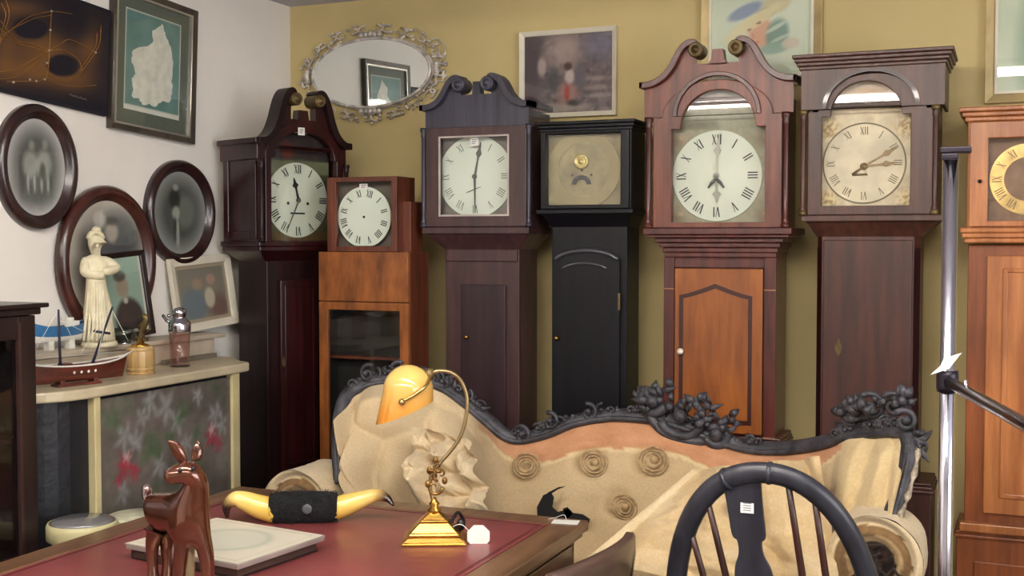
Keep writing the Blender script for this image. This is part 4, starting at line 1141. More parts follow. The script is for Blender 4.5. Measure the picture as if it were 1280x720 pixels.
# low round bar stools between the bar and the desk
M_vinyl = plain('cream_vinyl', (206, 196, 150), 0.35, var=0.05)
for (px, py, lab, top) in ((113, 652, 'round bar stool with cream rim and shiny grey top, nearest the dark cabinet', 'grey'), (176, 645, 'round bar stool with pale cream top, under the bar\'s floral panel', 'cream')):
    sy = 2.425 if top == 'grey' else 2.635
    st = thing('bar_stool', lab, 'stool', (-2.275, sy, 0), 0, 'round stools at the bar')
    rr = 0.092
    dz = 0.0 if top == 'grey' else -0.032
    MB().lathe([(0, 0.70 + dz), (rr * 0.9, 0.70 + dz), (rr, 0.708 + dz), (rr, 0.742 + dz), (rr * 0.96, 0.75 + dz), (0, 0.75 + dz)], n=36).build('seat', M_vinyl, st)
    MB().lathe([(rr * 0.93, 0.7495 + dz), (rr * 0.8, 0.756 + dz), (0, 0.76 + dz)], n=36).build('seat_top', plain('shiny_grey_vinyl', (150, 148, 150), 0.14, 0.4) if top == 'grey' else plain('cream_cloth', (206, 204, 178), 0.5, var=0.1, scale=20), st)
    MB().lathe([(0.016, 0.02), (0.016, 0.70 + dz)], n=14).build('pole', M_chrome, st)
    MB().lathe([(0.095, 0), (0.095, 0.008), (0.02, 0.03)], n=28).build('base', M_chrome, st)
    MB().tube([(0.07 * cos(a * PI / 8), 0.07 * sin(a * PI / 8), 0.25) for a in range(17)], 0.006, 8, cap=False).box(-0.07, 0.07, -0.004, 0.004, 0.246, 0.254).build('foot_ring', M_chrome, st)

# dark glazed cabinet at the left edge
M_cab = wood('cabinet_dark_wood', (26, 17, 17), (46, 30, 29), 0.35, coat=0.3)
cz = 1.335; cf = -2.36
r = thing('display_cabinet', 'dark wooden glazed display cabinet at the left edge in front of the bar', 'cabinet', (-2.55, 1.85, 0))
def B(m, x0, x1, y0, y1, z0, z1): return m.box(x0 + 2.55, x1 + 2.55, y0 - 1.755, y1 - 1.755, z0, z1)
m = MB()
B(m, LW + .004, LW + 0.02, 1.36, 2.265, 0, cz - 0.03)
B(m, LW + .02, cf, 1.36, 1.385, 0, cz - 0.03); B(m, LW + .02, cf - 0.02, 2.24, 2.265, 0, cz - 0.03)
B(m, LW + .02, cf, 1.385, 2.24, 0, 0.08)
m.build('carcass', M_cab, r, bevel=0.002)
m = MB(); B(m, LW + .004, cf + 0.02, 1.33, 2.292, cz - 0.012, cz); B(m, LW + .004, cf + 0.008, 1.35, 2.275, cz - 0.03, cz - 0.012); m.build('top', M_cab, r, bevel=0.003)
for k, z_ in enumerate((0.36, 0.66, 0.97)):
    m = MB(); B(m, LW + .02, cf - 0.03, 1.385, 2.24, z_, z_ + 0.014); m.build('shelf', M_cab, r)
m = MB()
def ringx(m, ya, yb, za, zb, w, x0, x1):
    B(m, x0, x1, ya, ya + w, za, zb); B(m, x0, x1, yb - w, yb, za, zb); B(m, x0, x1, ya + w, yb - w, za, za + w); B(m, x0, x1, ya + w, yb - w, zb - w, zb)
for a, b in ((1.365, 1.81), (1.815, 2.262)):
    m = MB(); ringx(m, a, b, 0.09, cz - 0.032, 0.06, cf - 0.02, cf); d = m.build('door', M_cab, r, bevel=0.002)
    m = MB(); B(m, cf - 0.012, cf - 0.009, a + 0.06, b - 0.06, 0.15, cz - 0.092); m.build('glass_pane', M_glass, d)
    hy = b - 0.03 if a < 1.5 else a + 0.03
    MB().lathe([(0.004, 0), (0.004, 0.01), (0.010, 0.016), (0, 0.022)], (cf + 2.55, hy - 1.755, 0.75), 12, 'x').build('knob', M_oldbrass, d)
m = MB(); B(m, cf - 0.006, cf + 0.004, 2.2, 2.21, 0.1, cz - 0.05); m.build('door_bead', plain('dark_bead', (60, 40, 38), 0.3), r)

# ------------------------------------------------------------------ things on the bar
# leaning pictures on the ledge
def leaning(name, label, px0, px1, py0, py1, fw, art, mframe, lean, roll, group=None, cat='picture', xoff=0.05):
    y0 = on_x((px0), (py0 + py1) / 2, LW + xoff).y; y1 = on_x((px1), (py0 + py1) / 2, LW + xoff).y
    z1 = on_x((px0 + px1) / 2, py0, LW + xoff).z
    h = z1 - LZ; hw = (y1 - y0) / 2
    r = thing(name, label, cat, (LW + xoff + h * math.sin(lean) * 0.5 + 0.005, (y0 + y1) / 2, LZ + hw * abs(sin(roll)) + 0.001))
    r.rotation_euler = (-lean, roll, R(90)); r.rotation_mode = 'XYZ'
    # local x along the wall, y towards the wall, z up
    r.matrix_world = Matrix.Translation(r.location) @ Matrix.Rotation(R(90), 4, 'Z') @ Matrix.Rotation(-lean, 4, 'X') @ Matrix.Rotation(roll, 4, 'Y')
    MB().ring(rect(-hw, hw, 0, h), rect(-hw + fw, hw - fw, fw, h - fw), -0.012, 0.006, y0i=-0.006).build('frame', mframe, r, bevel=0.002)
    MB().grid(lambda u, v: (-hw + fw + (2 * hw - 2 * fw) * u, 0.001, fw + (h - 2 * fw) * v), 50, 60, 0, art).build('print', M_vc, r)
    MB().box(-hw + fw, hw - fw, -0.003, -0.0015, fw, h - fw).build('glass_pane', M_glass, r)
    MB().box(-hw + fw * 0.4, hw - fw * 0.4, 0.003, 0.006, fw * 0.4, h - fw * 0.4).build('backing', M_cab, r)
    return r
def art_white(u, v):
    if u < 0.06 or u > 0.94 or v < 0.06 or v > 0.94: return (170, 156, 132)
    b = mixc((150, 142, 120), (128, 124, 112), v)
    b = mixc(b, (112, 124, 132), 0.9 * ell(u, v, 0.3, 0.3, 0.26, 0.32, 0.3))
    b = mixc(b, (118, 88, 80), 0.8 * ell(u, v, 0.78, 0.22, 0.2, 0.24, 0.4))
    b = mixc(b, (206, 196, 172), 0.9 * ell(u, v, 0.62, 0.4, 0.1, 0.18, 0.2))
    b = mixc(b, (170, 144, 120), 0.8 * ell(u, v, 0.4, 0.66, 0.1, 0.1, 0.3))
    b = mixc(b, (190, 150, 134), 0.8 * ell(u, v, 0.68, 0.72, 0.09, 0.09, 0.3))
    return b
leaning('framed_photograph', 'white-framed photograph leaning on the ledge of the bar beside the corner clock', 215, 291, 323, 410, 0.03, art_white, M_whiteframe, R(7), R(-3), xoff=0.03)
def art_teal(u, v):
    if u < 0.07 or v < 0.05 or u > 0.95: return (206, 204, 190)
    b = mixc((126, 156, 138), (150, 176, 160), v + 0.3 * fbm(u * 4, v * 4))
    b = mixc(b, (44, 38, 38), 0.95 * ell(u, v, 0.55, 0.16, 0.36, 0.30, 0.12))
    b = mixc(b, (150, 134, 116), 0.9 * ell(u, v, 0.46, 0.62, 0.15, 0.15, 0.2))
    b = mixc(b, (66, 60, 52), 0.8 * ell(u, v, 0.42, 0.76, 0.15, 0.07, 0.25))
    b = mixc(b, (200, 196, 180), 0.8 * ell(u, v, 0.5, 0.43, 0.06, 0.04, 0.3))
    return b
leaning('framed_portrait', 'dark-framed teal portrait of a person in black, leaning behind the white statuette', 128, 186, 318, 414, 0.018, art_teal, M_cab, R(6), R(-4), xoff=0.045)

# white statuette
M_plaster = plain('cream_plaster', (222, 212, 180), 0.5, var=0.05, scale=20)
q = on_z(122, 438, LZ)
q = Vector((LW + 0.105, on_x(122, 400, LW + 0.105).y, LZ))
sc_ = (q - EYE).length * cos(R(21.3)) / FPX
r = thing('statuette', 'cream plaster statuette of a draped figure with folded arms, on the bar ledge', 'statuette', q, R(62))
k = sc_
def SP(px, py, d=0.0): return ((px - 122) * k, d, (438 - py) * k)
P_ = [(122, 400, 20), (123, 424, 23), (124, 434, 25), (121, 372, 17), (120, 352, 13.5), (120, 334, 15), (121, 322, 7), (121, 308, 11), (123, 297, 11),
      (108, 330, 8.5), (105, 346, 7.5), (128, 349, 6), (134, 330, 8.5), (147, 341, 7.5), (124, 344, 6), (112, 412, 12), (136, 410, 11)]
nodes = []
for i, (px, py, rp) in enumerate(P_):
    d = 0.0
    if i in (11, 14): d = -14 * k
    if i in (10, 13): d = -5 * k
    if i == 8: d = 3 * k
    nodes.append((SP(px, py, d), rp * k))
edges = [(0, 1), (1, 2), (0, 3), (3, 4), (4, 5), (5, 6), (6, 7), (7, 8), (5, 9), (9, 10), (10, 11), (5, 12), (12, 13), (13, 14), (0, 15), (0, 16)]
body = skin('figure', nodes, edges, M_plaster, r)
m = MB()
fz = SP(119, 310)
m.ball((fz[0], -11 * k, fz[2] - 1 * k), (2 * k, 3 * k, 3 * k), 0, 8, 6)
for dx in (-4, 4): m.ball((fz[0] + dx * k, -10.3 * k, fz[2] + 3 * k), (1.6 * k, 1.2 * k, 1.0 * k), 0, 8, 6)
m.ball((fz[0], -10.5 * k, fz[2] - 6 * k), (2.6 * k, 1.2 * k, 0.9 * k), 0, 8, 6)
m.build('face', M_plaster, r)
m = MB()
for j in range(9):
    a = PI * (0.1 + 0.8 * j / 8)
    c = SP(122 + 8.5 * cos(a), 303 - 9 * sin(a)); m.ball((c[0], 3.5 * k, c[2]), (3.2 * k, 7 * k, 3.6 * k), 0, 10, 8)
c = SP(124, 291); m.ball((c[0], 5 * k, c[2]), (6 * k, 6 * k, 5 * k))
m.build('hair', M_plaster, r)
m = MB()
for j in range(11):
    x0 = 104 + j * 3.8
    pts = [SP(112 + j * 1.8, 356, -13 * k * sin(PI * (j + 1) / 12)), SP(108 + j * 2.7, 385, -18 * k * sin(PI * (j + 1) / 12)), SP(x0 - 2, 430, -24 * k * sin(PI * (j + 1) / 12))]
    m.tube(catmull(pts, 4), [2.2 * k] * 9, 6)
m.build('drapery_folds', M_plaster, r)
MB().lathe([(0, 0), (22 * k, 0), (22 * k, 4 * k), (20 * k, 7 * k), (0, 7 * k)], (SP(124, 438)[0], 0, 0), 28).build('base', M_plaster, r)

def view_site(px, py, z, plane=None):
    """point on a level surface seen at (px, py); also metres per pixel there and the bearing towards the eye"""
    q = on_z(px, py, z)
    k_ = (q - EYE).dot(_fw) / FPX
    return q, k_, math.atan2(q.y, q.x) - PI / 2

# blue model boat at the left end of the ledge
M_blue = plain('boat_blue', (52, 110, 160), 0.35, var=0.05)
M_bwhite = plain('boat_white', (226, 224, 214), 0.4, var=0.03)
M_bdark = plain('boat_dark', (44, 44, 60), 0.5)
q = Vector((LW + 0.075, on_x(74, 408, LW + 0.075).y, LZ))
k = (q - EYE).dot(_fw) / FPX
r = thing('model_boat', 'blue-hulled model boat on the ledge, half hidden by the dark cabinet', 'model boat', q, R(86))
def hull(m, L, Wd, H, z0, bow=0.3, mat=0, nu=16, nv=6, zcut=(0, 1)):
    def f(u, v):
        s_ = zcut[0] + (zcut[1] - zcut[0]) * v
        x = (u - 0.5) * L * (1 + 0.10 * s_)
        wv = Wd / 2 * max(0.0, (1 - abs(2 * u - 1) ** 2.6)) * (0.25 + 0.75 * math.sqrt(max(s_, 0)))
        return x, wv, z0 + H * s_ + bow * H * (abs(2 * u - 1) ** 2.5) * s_
    for sg in (-1, 1):
        m.grid(lambda u, v: (f(u, v)[0], sg * f(u, v)[1], f(u, v)[2]), nu, nv, mat)
    return f
m = MB(); f = hull(m, 0.21, 0.06, 0.045, 0.025, 0.5, 0, zcut=(0.35, 1)); hull(m, 0.209, 0.0595, 0.045, 0.025, 0.5, 1, zcut=(0, 0.35)); 
m.grid(lambda u, v: (f(u, 0.9)[0], (2 * v - 1) * f(u, 0.9)[1] * .98, f(u, 0.9)[2]), 16, 2, 2)
m.build('hull', [M_blue, M_bwhite, M_bdark], r)
for xx in (-0.04, 0.04): MB().box(xx - 0.01, xx + 0.01, -0.012, 0.012, 0, 0.03).build('cradle', M_bwhite, r, bevel=0.001)
MB().box(0.03, 0.07, -0.012, 0.012, 0.06, 0.085).box(0.036, 0.05, -0.010, 0.010, 0.085, 0.096).build('cabin', M_bwhite, r, bevel=0.002)
MB().tube([(0.0, 0, 0.055), (0.0, 0, 0.10)], 0.002, 6).build('mast', M_bwhite, r)

# small cut-glass cup on the ledge
M_clear = glassmat('clear_glass', 0.03, (226, 230, 226), 1.6)
q = Vector((LW + 0.115, on_x(155, 415, LW + 0.115).y, LZ))
r = thing('glass_cup', 'small clear glass cup on the bar ledge beside the statuette', 'cup', q)
m = MB().lathe([(0.0, 0.002), (0.018, 0.002), (0.022, 0.006), (0.03, 0.03), (0.033, 0.05), (0.030, 0.05), (0.026, 0.028), (0.018, 0.009), (0, 0.008)], n=16)
m.build('bowl', M_clear, r)
MB().tube([(0.030, 0, 0.04), (0.046, 0, 0.042), (0.046, 0, 0.022), (0.028, 0, 0.018)], 0.003, 8).build('handle', M_clear, r)
MB().lathe([(0.0, -0.001), (0.024, -0.001), (0.024, 0.002), (0, 0.002)], (0, 0, 0.001), 16).build('foot', M_chrome, r)
q = Vector((LW + 0.10, on_x(178, 411, LW + 0.1).y, LZ))
r = thing('ornament', 'little dark metal ornament on the bar ledge above the wooden keg', 'ornament', q)
MB().lathe([(0, 0), (0.02, 0), (0.02, 0.006), (0.008, 0.012), (0.006, 0.03), (0.014, 0.04), (0.016, 0.052), (0.008, 0.062), (0, 0.066)], n=16).build('body', M_oldbrass, r)
MB().tube([(0.012, 0, 0.05), (0.03, 0, 0.058), (0.034, 0, 0.04), (0.01, 0, 0.026)], 0.003, 6).build('handle', M_oldbrass, r)

# model sailing boat on the bar top
M_hull = wood('model_hull', (70, 26, 20), (120, 54, 40), 0.35, (3, 30, 30))
q = Vector((-2.475, on_x(96, 480, -2.475).y, BZ))
k = (q - EYE).dot(_fw) / FPX
r = thing('model_ship', 'wooden model sailing ship with two bare masts on the bar top', 'model ship', q, R(74))
L = 0.30
m = MB(); f = hull(m, L, 0.075, 0.046, 0.012, 0.35); m.build('hull', M_hull, r)
MB().grid(lambda u, v: (f(u, 0.86)[0], (2 * v - 1) * f(u, 0.86)[1] * .98, f(u, 0.86)[2]), 20, 2).build('deck', wood('model_deck', (120, 70, 44), (156, 100, 66), 0.5, (2, 30, 30)), r)
m = MB()
for sg in (-1, 1): m.tube([(f(i / 20, 1)[0], sg * f(i / 20, 1)[1], f(i / 20, 1)[2] + .001) for i in range(21)], 0.0028, 6)
m.build('gunwale', M_bwhite, r)
m = MB()
for i in range(4): 
    u = 0.42 + i * 0.07; m.ball((f(u, .62)[0], -f(u, .62)[1], f(u, .62)[2]), (0.004, 0.002, 0.005), 0, 8, 6)
m.build('portholes', M_bwhite, r)
m = MB().box(-0.05, -0.02, -0.016, 0.016, 0.046, 0.066).box(0.02, 0.055, -0.014, 0.014, 0.046, 0.06)
m.build('deckhouse', M_hull, r, bevel=0.002)
m = MB().box(-0.07, 0.07, -0.02, 0.02, 0.0, 0.008).box(-0.06, -0.045, -0.018, 0.018, 0.006, 0.022).box(0.045, 0.06, -0.018, 0.018, 0.006, 0.022)
m.build('stand', M_hull, r, bevel=0.002)
def mast(x, h, lean):
    o = MB().tube([(x, 0, 0.045), (x + lean * h, 0, 0.045 + h)], [0.0045, 0.003], 8).build('mast', M_bdark, r)
    return o
mast(-0.05, 0.175, -0.02); mast(0.045, 0.175, 0.42)
MB().tube([(0.045 + .42 * .075 - 0.02, 0, 0.152), (0.045 + .42 * .075 + 0.032, 0, 0.142)], 0.004, 8).build('yard', M_bdark, r)
m = MB()
for a, b in (((-0.053, 0, 0.22), (-0.15, 0, 0.072)), ((-0.053, 0, 0.22), (0.02, 0.02, 0.09)), ((0.112, 0, 0.22), (0.17, 0, 0.115)), ((0.1, 0, 0.20), (0.0, -0.02, 0.09)), ((0.1, 0, 0.20), (0.05, -0.03, 0.088)), ((-0.15, 0, 0.086), (0.165, 0, 0.086)), ((-0.05, 0, .19), (0.03, 0, .15))):
    m.tube([a, b], 0.0009, 4)
m.build('rigging', M_bwhite, r)
MB().tube([(0.14, 0, 0.066), (0.185, 0, 0.086)], [0.004, 0.002], 8).build('bowsprit', M_bwhite, r)

# wooden keg with brass fittings
q = on_z(176, 467, BZ); k = (q - EYE).dot(_fw) / FPX
r = thing('wooden_keg', 'small pale wooden keg with brass top, beside the model ship', 'keg', q)
K = 17 * k
M_keg = wood('pale_keg_wood', (176, 138, 84), (212, 178, 120), 0.45, (20, 20, 2))
MB().lathe([(0, 0.004), (K * 0.86, 0.004), (K * 0.92, 0.006), (K, 0.03), (K * 1.02, 0.045), (K, 0.06), (K * 0.92, 0.082), (K * 0.84, 0.086), (0, 0.086)], n=26).build('barrel', M_keg, r)
for h in (0.012, 0.072): MB().lathe([(K * 0.95, h), (K * 0.985, h + 0.001), (K * 0.985, h + 0.008), (K * 0.955, h + 0.009)], n=26, cap=False).build('hoop', M_keg, r)
m = MB()
for a in range(5):
    an = -PI / 2 + (a - 2) * 0.55
    m.tube([(K * .93 * cos(an), K * .93 * sin(an), 0.008), (K * 1.01 * cos(an), K * 1.01 * sin(an), 0.045), (K * .93 * cos(an), K * .93 * sin(an), 0.08)], 0.0012, 5)
m.build('stave_lines', plain('stave_brown', (120, 84, 44), 0.5), r)
MB().lathe([(K * 1.0, 0), (K * 1.06, 0.003), (K * 0.98, 0.007), (0, 0.007)], n=26).build('foot', M_keg, r)
MB().lathe([(0, 0.084), (K * 0.7, 0.084), (K * 0.64, 0.092), (0.012, 0.095), (0.008, 0.11), (0, 0.112)], n=20).build('lid', M_brass, r)
MB().tube(catmull([(0.0, 0, 0.105), (0.004, 0, 0.13), (0.016, 0, 0.15), (0.024, 0, 0.175), (0.012, 0, 0.182)], 4), [0.007] * 8 + [0.009] * 9, 8).tube([(0.0, 0, 0.112), (-0.02, 0, 0.116)], 0.004, 8).build('spout', M_oldbrass, r)

# cocktail shaker
q = on_z(225, 458, BZ); k = (q - EYE).dot(_fw) / FPX
r = thing('cocktail_shaker', 'pink glass cocktail shaker with chrome top on the bar', 'shaker', q)
S = 13 * k
M_pink = glassmat('pink_glass', 0.04, (253, 240, 238), 1.6)
MB().lathe([(0, 0.002), (S * 0.82, 0.002), (S * 0.88, 0.008), (S, 0.12), (S * 0.94, 0.12), (S * 0.82, 0.014), (0, 0.012)], n=24).build('glass_body', M_pink, r)
MB().lathe([(0, 0), (S * 0.98, 0), (S * 0.98, 0.004), (S * 0.7, 0.006), (0, 0.006)], n=24).build('base', M_clear, r)
MB().lathe([(S * 1.02, 0.112), (S * 1.06, 0.118), (S * 1.06, 0.14), (S * 0.98, 0.148), (S * 0.62, 0.158), (S * 0.58, 0.166), (S * 0.64, 0.168), (S * 0.64, 0.186), (S * 0.4, 0.194), (0, 0.196)], n=24).build('cap', M_chrome, r)
MB().tube([(-S * 0.9, 0, 0.142), (-S * 1.5, 0, 0.15), (-S * 2.0, 0, 0.168)], [0.007, 0.006, 0.005], 8).ball((-S * 1.3, 0, 0.166), 0.006).build('spout', M_chrome, r)
# ------------------------------------------------------------------ leather-topped desk
DZ = 0.75
M_leather = plain('maroon_leather', (134, 66, 66), 0.36, var=0.08, scale=4, bmp=0.08, bscale=150, coat=0.1)
M_deskwood = wood('desk_edge_wood', (104, 72, 50), (148, 110, 80), 0.35, (16, 1.6, 16))
M_deskdark = wood('desk_dark_wood', (66, 40, 26), (104, 66, 44), 0.35, (16, 1.6, 16))
dx0, dx1, dy0, dy1 = -2.165, -1.035, 1.25, 2.965
r = thing('writing_desk', 'large pedestal desk with tooled maroon leather top in the foreground', 'desk', (-1.6, 2.1, 0))
def D(m, x0, x1, y0, y1, z0, z1): return m.box(x0 + 1.6, x1 + 1.6, y0 - 2.1, y1 - 2.1, z0, z1)
m = MB()
BWD = 0.085
for a in ((dx0, dx0 + BWD, dy0, dy1), (dx1 - BWD, dx1, dy0, dy1), (dx0 + BWD, dx1 - BWD, dy1 - BWD, dy1), (dx0 + BWD, dx1 - BWD, dy0, dy0 + BWD)):
    D(m, *a, DZ - 0.028, DZ)
D(m, dx0 + 0.012, dx1 - 0.012, dy0 + 0.012, dy1 - 0.012, DZ - 0.044, DZ - 0.028)
top = m.build('desktop', M_deskwood, r, bevel=0.005)
m = MB(); D(m, dx0 + BWD, dx1 - BWD, dy0 + BWD, dy1 - BWD, DZ - 0.028, DZ - 0.0005); m.build('leather_inset', M_leather, top)
m = MB()
for e in (0.012, 0.018):
    q = (dx0 + BWD + e, dx1 - BWD - e, dy0 + BWD + e, dy1 - BWD - e)
    for a in ((q[0], q[0] + .002, q[2], q[3]), (q[1] - .002, q[1], q[2], q[3]), (q[0], q[1], q[2], q[2] + .002), (q[0], q[1], q[3] - .002, q[3])): D(m, *a, DZ - 0.0006, DZ + 0.0002)
m.build('tooled_border', plain('dark_tooling', (92, 40, 42), 0.4), top)
m = MB(); D(m, dx0 + 0.03, dx1 - 0.03, dy0 + 0.03, dy1 - 0.03, 0.60, DZ - 0.044); m.build('frieze', M_deskdark, r, bevel=0.003)
for ya, yb in ((dy1 - 0.25, dy1 - 0.03), (dy0 + 0.03, dy0 + 0.30)):
    m = MB(); D(m, dx0 + 0.04, dx1 - 0.04, ya, yb, 0.06, 0.60); D(m, dx0 + 0.03, dx1 - 0.03, ya - 0.01, yb + 0.01, 0.0, 0.06); m.build('pedestal', M_deskdark, r, bevel=0.004)
for i, (ya, yb) in enumerate(((2.45, 2.9), (1.95, 2.4), (1.45, 1.9))):
    m = MB(); D(m, dx1 - 0.03, dx1 - 0.022, ya, yb, 0.612, DZ - 0.055); d = m.build('drawer', M_deskdark, r, bevel=0.003)
    MB().lathe([(0.006, 0), (0.005, 0.008), (0.013, 0.016), (0, 0.022)], (dx1 - 0.022 + 1.6, (ya + yb) / 2 - 2.1, 0.658), 12, 'x').build('knob', M_oldbrass, d)

# ------------------------------------------------------------------ brass desk lamp with amber shade
q = on_z(543, 676, DZ); k = (q - EYE).dot(_fw) / FPX
r = thing('desk_lamp', 'brass desk lamp with curved arm and amber glass shade, white price tag at its foot', 'lamp', q, YAW + R(2))
def LP(px, py, d=0.0): return Vector(((px - 543) * k, d, (672 - py) * k))
hw = 40 * k
m = MB()
for a, b, z0, z1 in ((1.0, 0.98, 0, 0.008), (0.98, 0.80, 0.008, 0.020), (0.80, 0.76, 0.020, 0.028), (0.76, 0.46, 0.028, 0.052), (0.46, 0.40, 0.052, 0.058), (0.40, 0.16, 0.058, 0.074)):
    m.frustum((-hw * a, hw * a, -hw * .72 * a, hw * .72 * a), z0, (-hw * b, hw * b, -hw * .72 * b, hw * .72 * b), z1)
m.build('base', M_brass, r, bevel=0.003)
MB().lathe([(0.014, 0.072), (0.018, 0.078), (0.009, 0.086), (0.014, 0.094), (0.007, 0.102), (0.005, 0.11)], n=16).build('collar', M_brass, r)
pts = [LP(542, 622), LP(538, 606), LP(540, 588), LP(552, 572), LP(566, 556), LP(577, 538), LP(583, 515), LP(584, 492), LP(577, 472), LP(564, 461), LP(548, 459), LP(536, 464)]
MB().tube(catmull(pts, 6), 0.0048, 10).build('arm', plain('aged_brass_arm', (168, 146, 104), 0.3, 0.85), r)
m = MB()
for (px, py, s_, a0) in ((543, 604, 11, 0), (551, 588, 10, 2), (540, 590, 8, 4), (548, 578, 7, 1)):
    m.tube([LP(px + s_ * (1 - t / 16) * cos(a0 + t * 0.45), py + s_ * (1 - t / 16) * sin(a0 + t * 0.45), -0.006 + t * 0.0004) for t in range(15)], [0.0045 * (1 - t / 24) for t in range(15)], 7)
for (px, py) in ((537, 583), (556, 596), (545, 570), (535, 600)): m.ball(LP(px, py, -0.004), (0.007, 0.005, 0.010), 0, 8, 6)
m.build('scroll_ornament', plain('dark_brass', (140, 104, 58), 0.35, 0.85, var=0.2, scale=40), r)
# shade: a rounded dome that opens downwards to the left
def amber(name):
    m_, nt, b, _ = newmat(name)
    tc = nt.nodes.new('ShaderNodeTexCoord'); sp = nt.nodes.new('ShaderNodeSeparateXYZ'); nt.links.new(tc.outputs['Object'], sp.inputs[0])
    mr = nt.nodes.new('ShaderNodeMapRange'); mr.inputs[1].default_value = LP(500, 520).z; mr.inputs[2].default_value = LP(500, 460).z
    nt.links.new(sp.outputs[2], mr.inputs[0])
    rp = ramp(nt, mr.outputs[0], (216, 140, 44), (230, 190, 110), 0.1, 0.9)
    nt.links.new(rp.outputs[0], b.inputs['Base Color'])
    b.inputs['Roughness'].default_value = 0.12; b.inputs['Coat Weight'].default_value = 0.5
    b.inputs['Subsurface Weight'].default_value = 0.3; b.inputs['Subsurface Radius'].default_value = (0.03, 0.015, 0.004); b.inputs['Subsurface Scale'].default_value = 0.5
    return m_
pv = LP(509, 484)
ax = Vector((-0.28, 0, -0.96)).normalized()     # opening direction
sd = Vector((0.96, 0, -0.28)).normalized()
def shade(off, nu=36, nv=18):
    rr = 31 * k - off
    def f(u, v):
        a = 2 * PI * u
        if v < 0.55:
            t = (v / 0.55) * PI / 2
            c_, s2 = cos(t), sin(t); l = -rr * c_; w_ = rr * s2
        else:
            t = (v - 0.55) / 0.45
            l = t * (28.5 - 14.5 * cos(a)) * k; w_ = rr
        w2 = w_ * (1 - 0.12 * max(0, sin(a)))
        p = LP(511, 482) + Vector((-0.22 * max(l, 0) * (0.5 - 0.5 * cos(a)), 0, -l)) + Vector((1, 0, 0)) * (cos(a) * w2) + Vector((0, 1, 0)) * (sin(a) * w_ * 0.95)
        return p
    return f
m = MB(); m.grid(shade(0), 40, 20); m.grid(shade(0.004), 40, 20)
fo, fi = shade(0), shade(0.004)
m.grid(lambda u, v: fo(u, 1).lerp(fi(u, 1), v), 40, 1)
m.build('lamp_shade', amber('amber_glass'), r)
m = MB().tube(catmull([LP(540, 462, 0), LP(534, 474, -26 * k), LP(521, 484, -31 * k), LP(506, 492, -33 * k)], 6), 0.004, 8)
m.ball(LP(505, 493, -33 * k), 0.0085).ball(LP(536, 464, 0), 0.0095)
m.tube(catmull([LP(540, 462, 0), LP(534, 474, 26 * k), LP(521, 484, 30 * k), LP(506, 492, 32 * k)], 6), 0.004, 8)
m.build('shade_bracket', plain('brass_bracket', (196, 166, 108), 0.3, 0.9), r)
MB().lathe([(0, 0), (0.010, 0), (0.014, 0.012), (0.010, 0.028), (0, 0.03)], tuple(LP(537, 470) - Vector((0, 0, 0.0))), 12).build('bracket_knuckle', M_oldbrass, r)
m = MB()
pl = [(LP(598, 669).x + 0.030 * cos(PI / 8 + PI * i / 4), LP(598, 669).z + 0.030 * sin(PI / 8 + PI * i / 4) + 0.012) for i in range(8)]
m.prism(pl, -0.03, -0.029)
t_ = m.build('price_tag', M_paper, r); t_['label'] = 'white octagonal price tag'
MB().tube(catmull([LP(560, 655, -0.02), LP(575, 648, -0.028), LP(585, 655, -0.03), LP(590, 662, -0.029)], 5), 0.0009, 5).build('tag_string', M_paper, t_)
MB().tube(catmull([LP(562, 652, 0.0), LP(572, 640, 0.03), LP(580, 654, 0.05), LP(576, 664, 0.07), LP(566, 668, 0.085)], 6), 0.0045, 8).ball(LP(576, 655, 0.03), (0.012, 0.012, 0.016)).build('flex_and_switch', M_black, r)

# ------------------------------------------------------------------ mounted cow horns
q = on_z(380, 652, DZ); q.y = min(q.y, 2.83); k = (q - EYE).dot(_fw) / FPX
r = thing('mounted_horns', 'pair of yellow cow horns on black furry mount, lying on the desk', 'horns', q, YAW + R(4))
def HP(px, py, d=0.0): return Vector(((px - 380) * k, d, (652 - py) * k))
def hornmat(name):
    m_, nt, b, _ = newmat(name)
    a = nt.nodes.new('ShaderNodeAttribute'); a.attribute_name = 'Col'
    nt.links.new(a.outputs['Color'], b.inputs['Base Color']); b.inputs['Roughness'].default_value = 0.22; b.inputs['Coat Weight'].default_value = 0.5
    return m_
M_horn = hornmat('polished_horn')
def horn(pts, radii):
    P = catmull(pts, 6); n = len(P); rr = []; cols = []
    for i in range(n):
        t = i / (n - 1); j = t * (len(radii) - 1); a = int(min(j, len(radii) - 2)); rr.append((radii[a] + (radii[a + 1] - radii[a]) * (j - a)) * k)
        c = mixc((232, 190, 84), (244, 214, 130), min(1, t * 1.6)) if t < 0.6 else mixc((238, 200, 110), (40, 24, 20), (t - 0.62) / 0.22)
        cols += [lin(c)] * 14
    MB().tube(P, rr, 14, col=cols).build('horn', M_horn, r)
horn([HP(345, 638), HP(325, 632), HP(305, 624), HP(294, 622, -0.005), HP(286, 630, -0.012), HP(287, 644, -0.018)], [16, 15, 12, 9, 6, 2])
horn([HP(414, 637), HP(432, 632), HP(452, 625), HP(470, 619, -0.01), HP(484, 621, -0.03), HP(492, 628, -0.05)], [15, 14, 11, 8, 5, 1.5])
vs = MB(); rnd = random.Random(4)
def fur(u, v):
    a = 2 * PI * v; x = (u - 0.5) * 84 * k; e = 1 - abs(2 * u - 1) ** 6
    rr = 20 * k * (0.8 + 0.2 * e) + 0.004 * fbm(u * 14, v * 22, 5)
    return (x, rr * cos(a) * 0.9, 18 * k + rr * sin(a))
vs.grid(fur, 40, 28)
for sg in (0, 1): vs.lathe([(0, 0), (16.5 * k, 0)], ((sg - 0.5) * 84 * k, 0, 18 * k), 20, 'x', cap=False)
M_fur = plain('black_fur', (20, 19, 22), 0.95, var=0.3, scale=60, bmp=0.8, bscale=220)
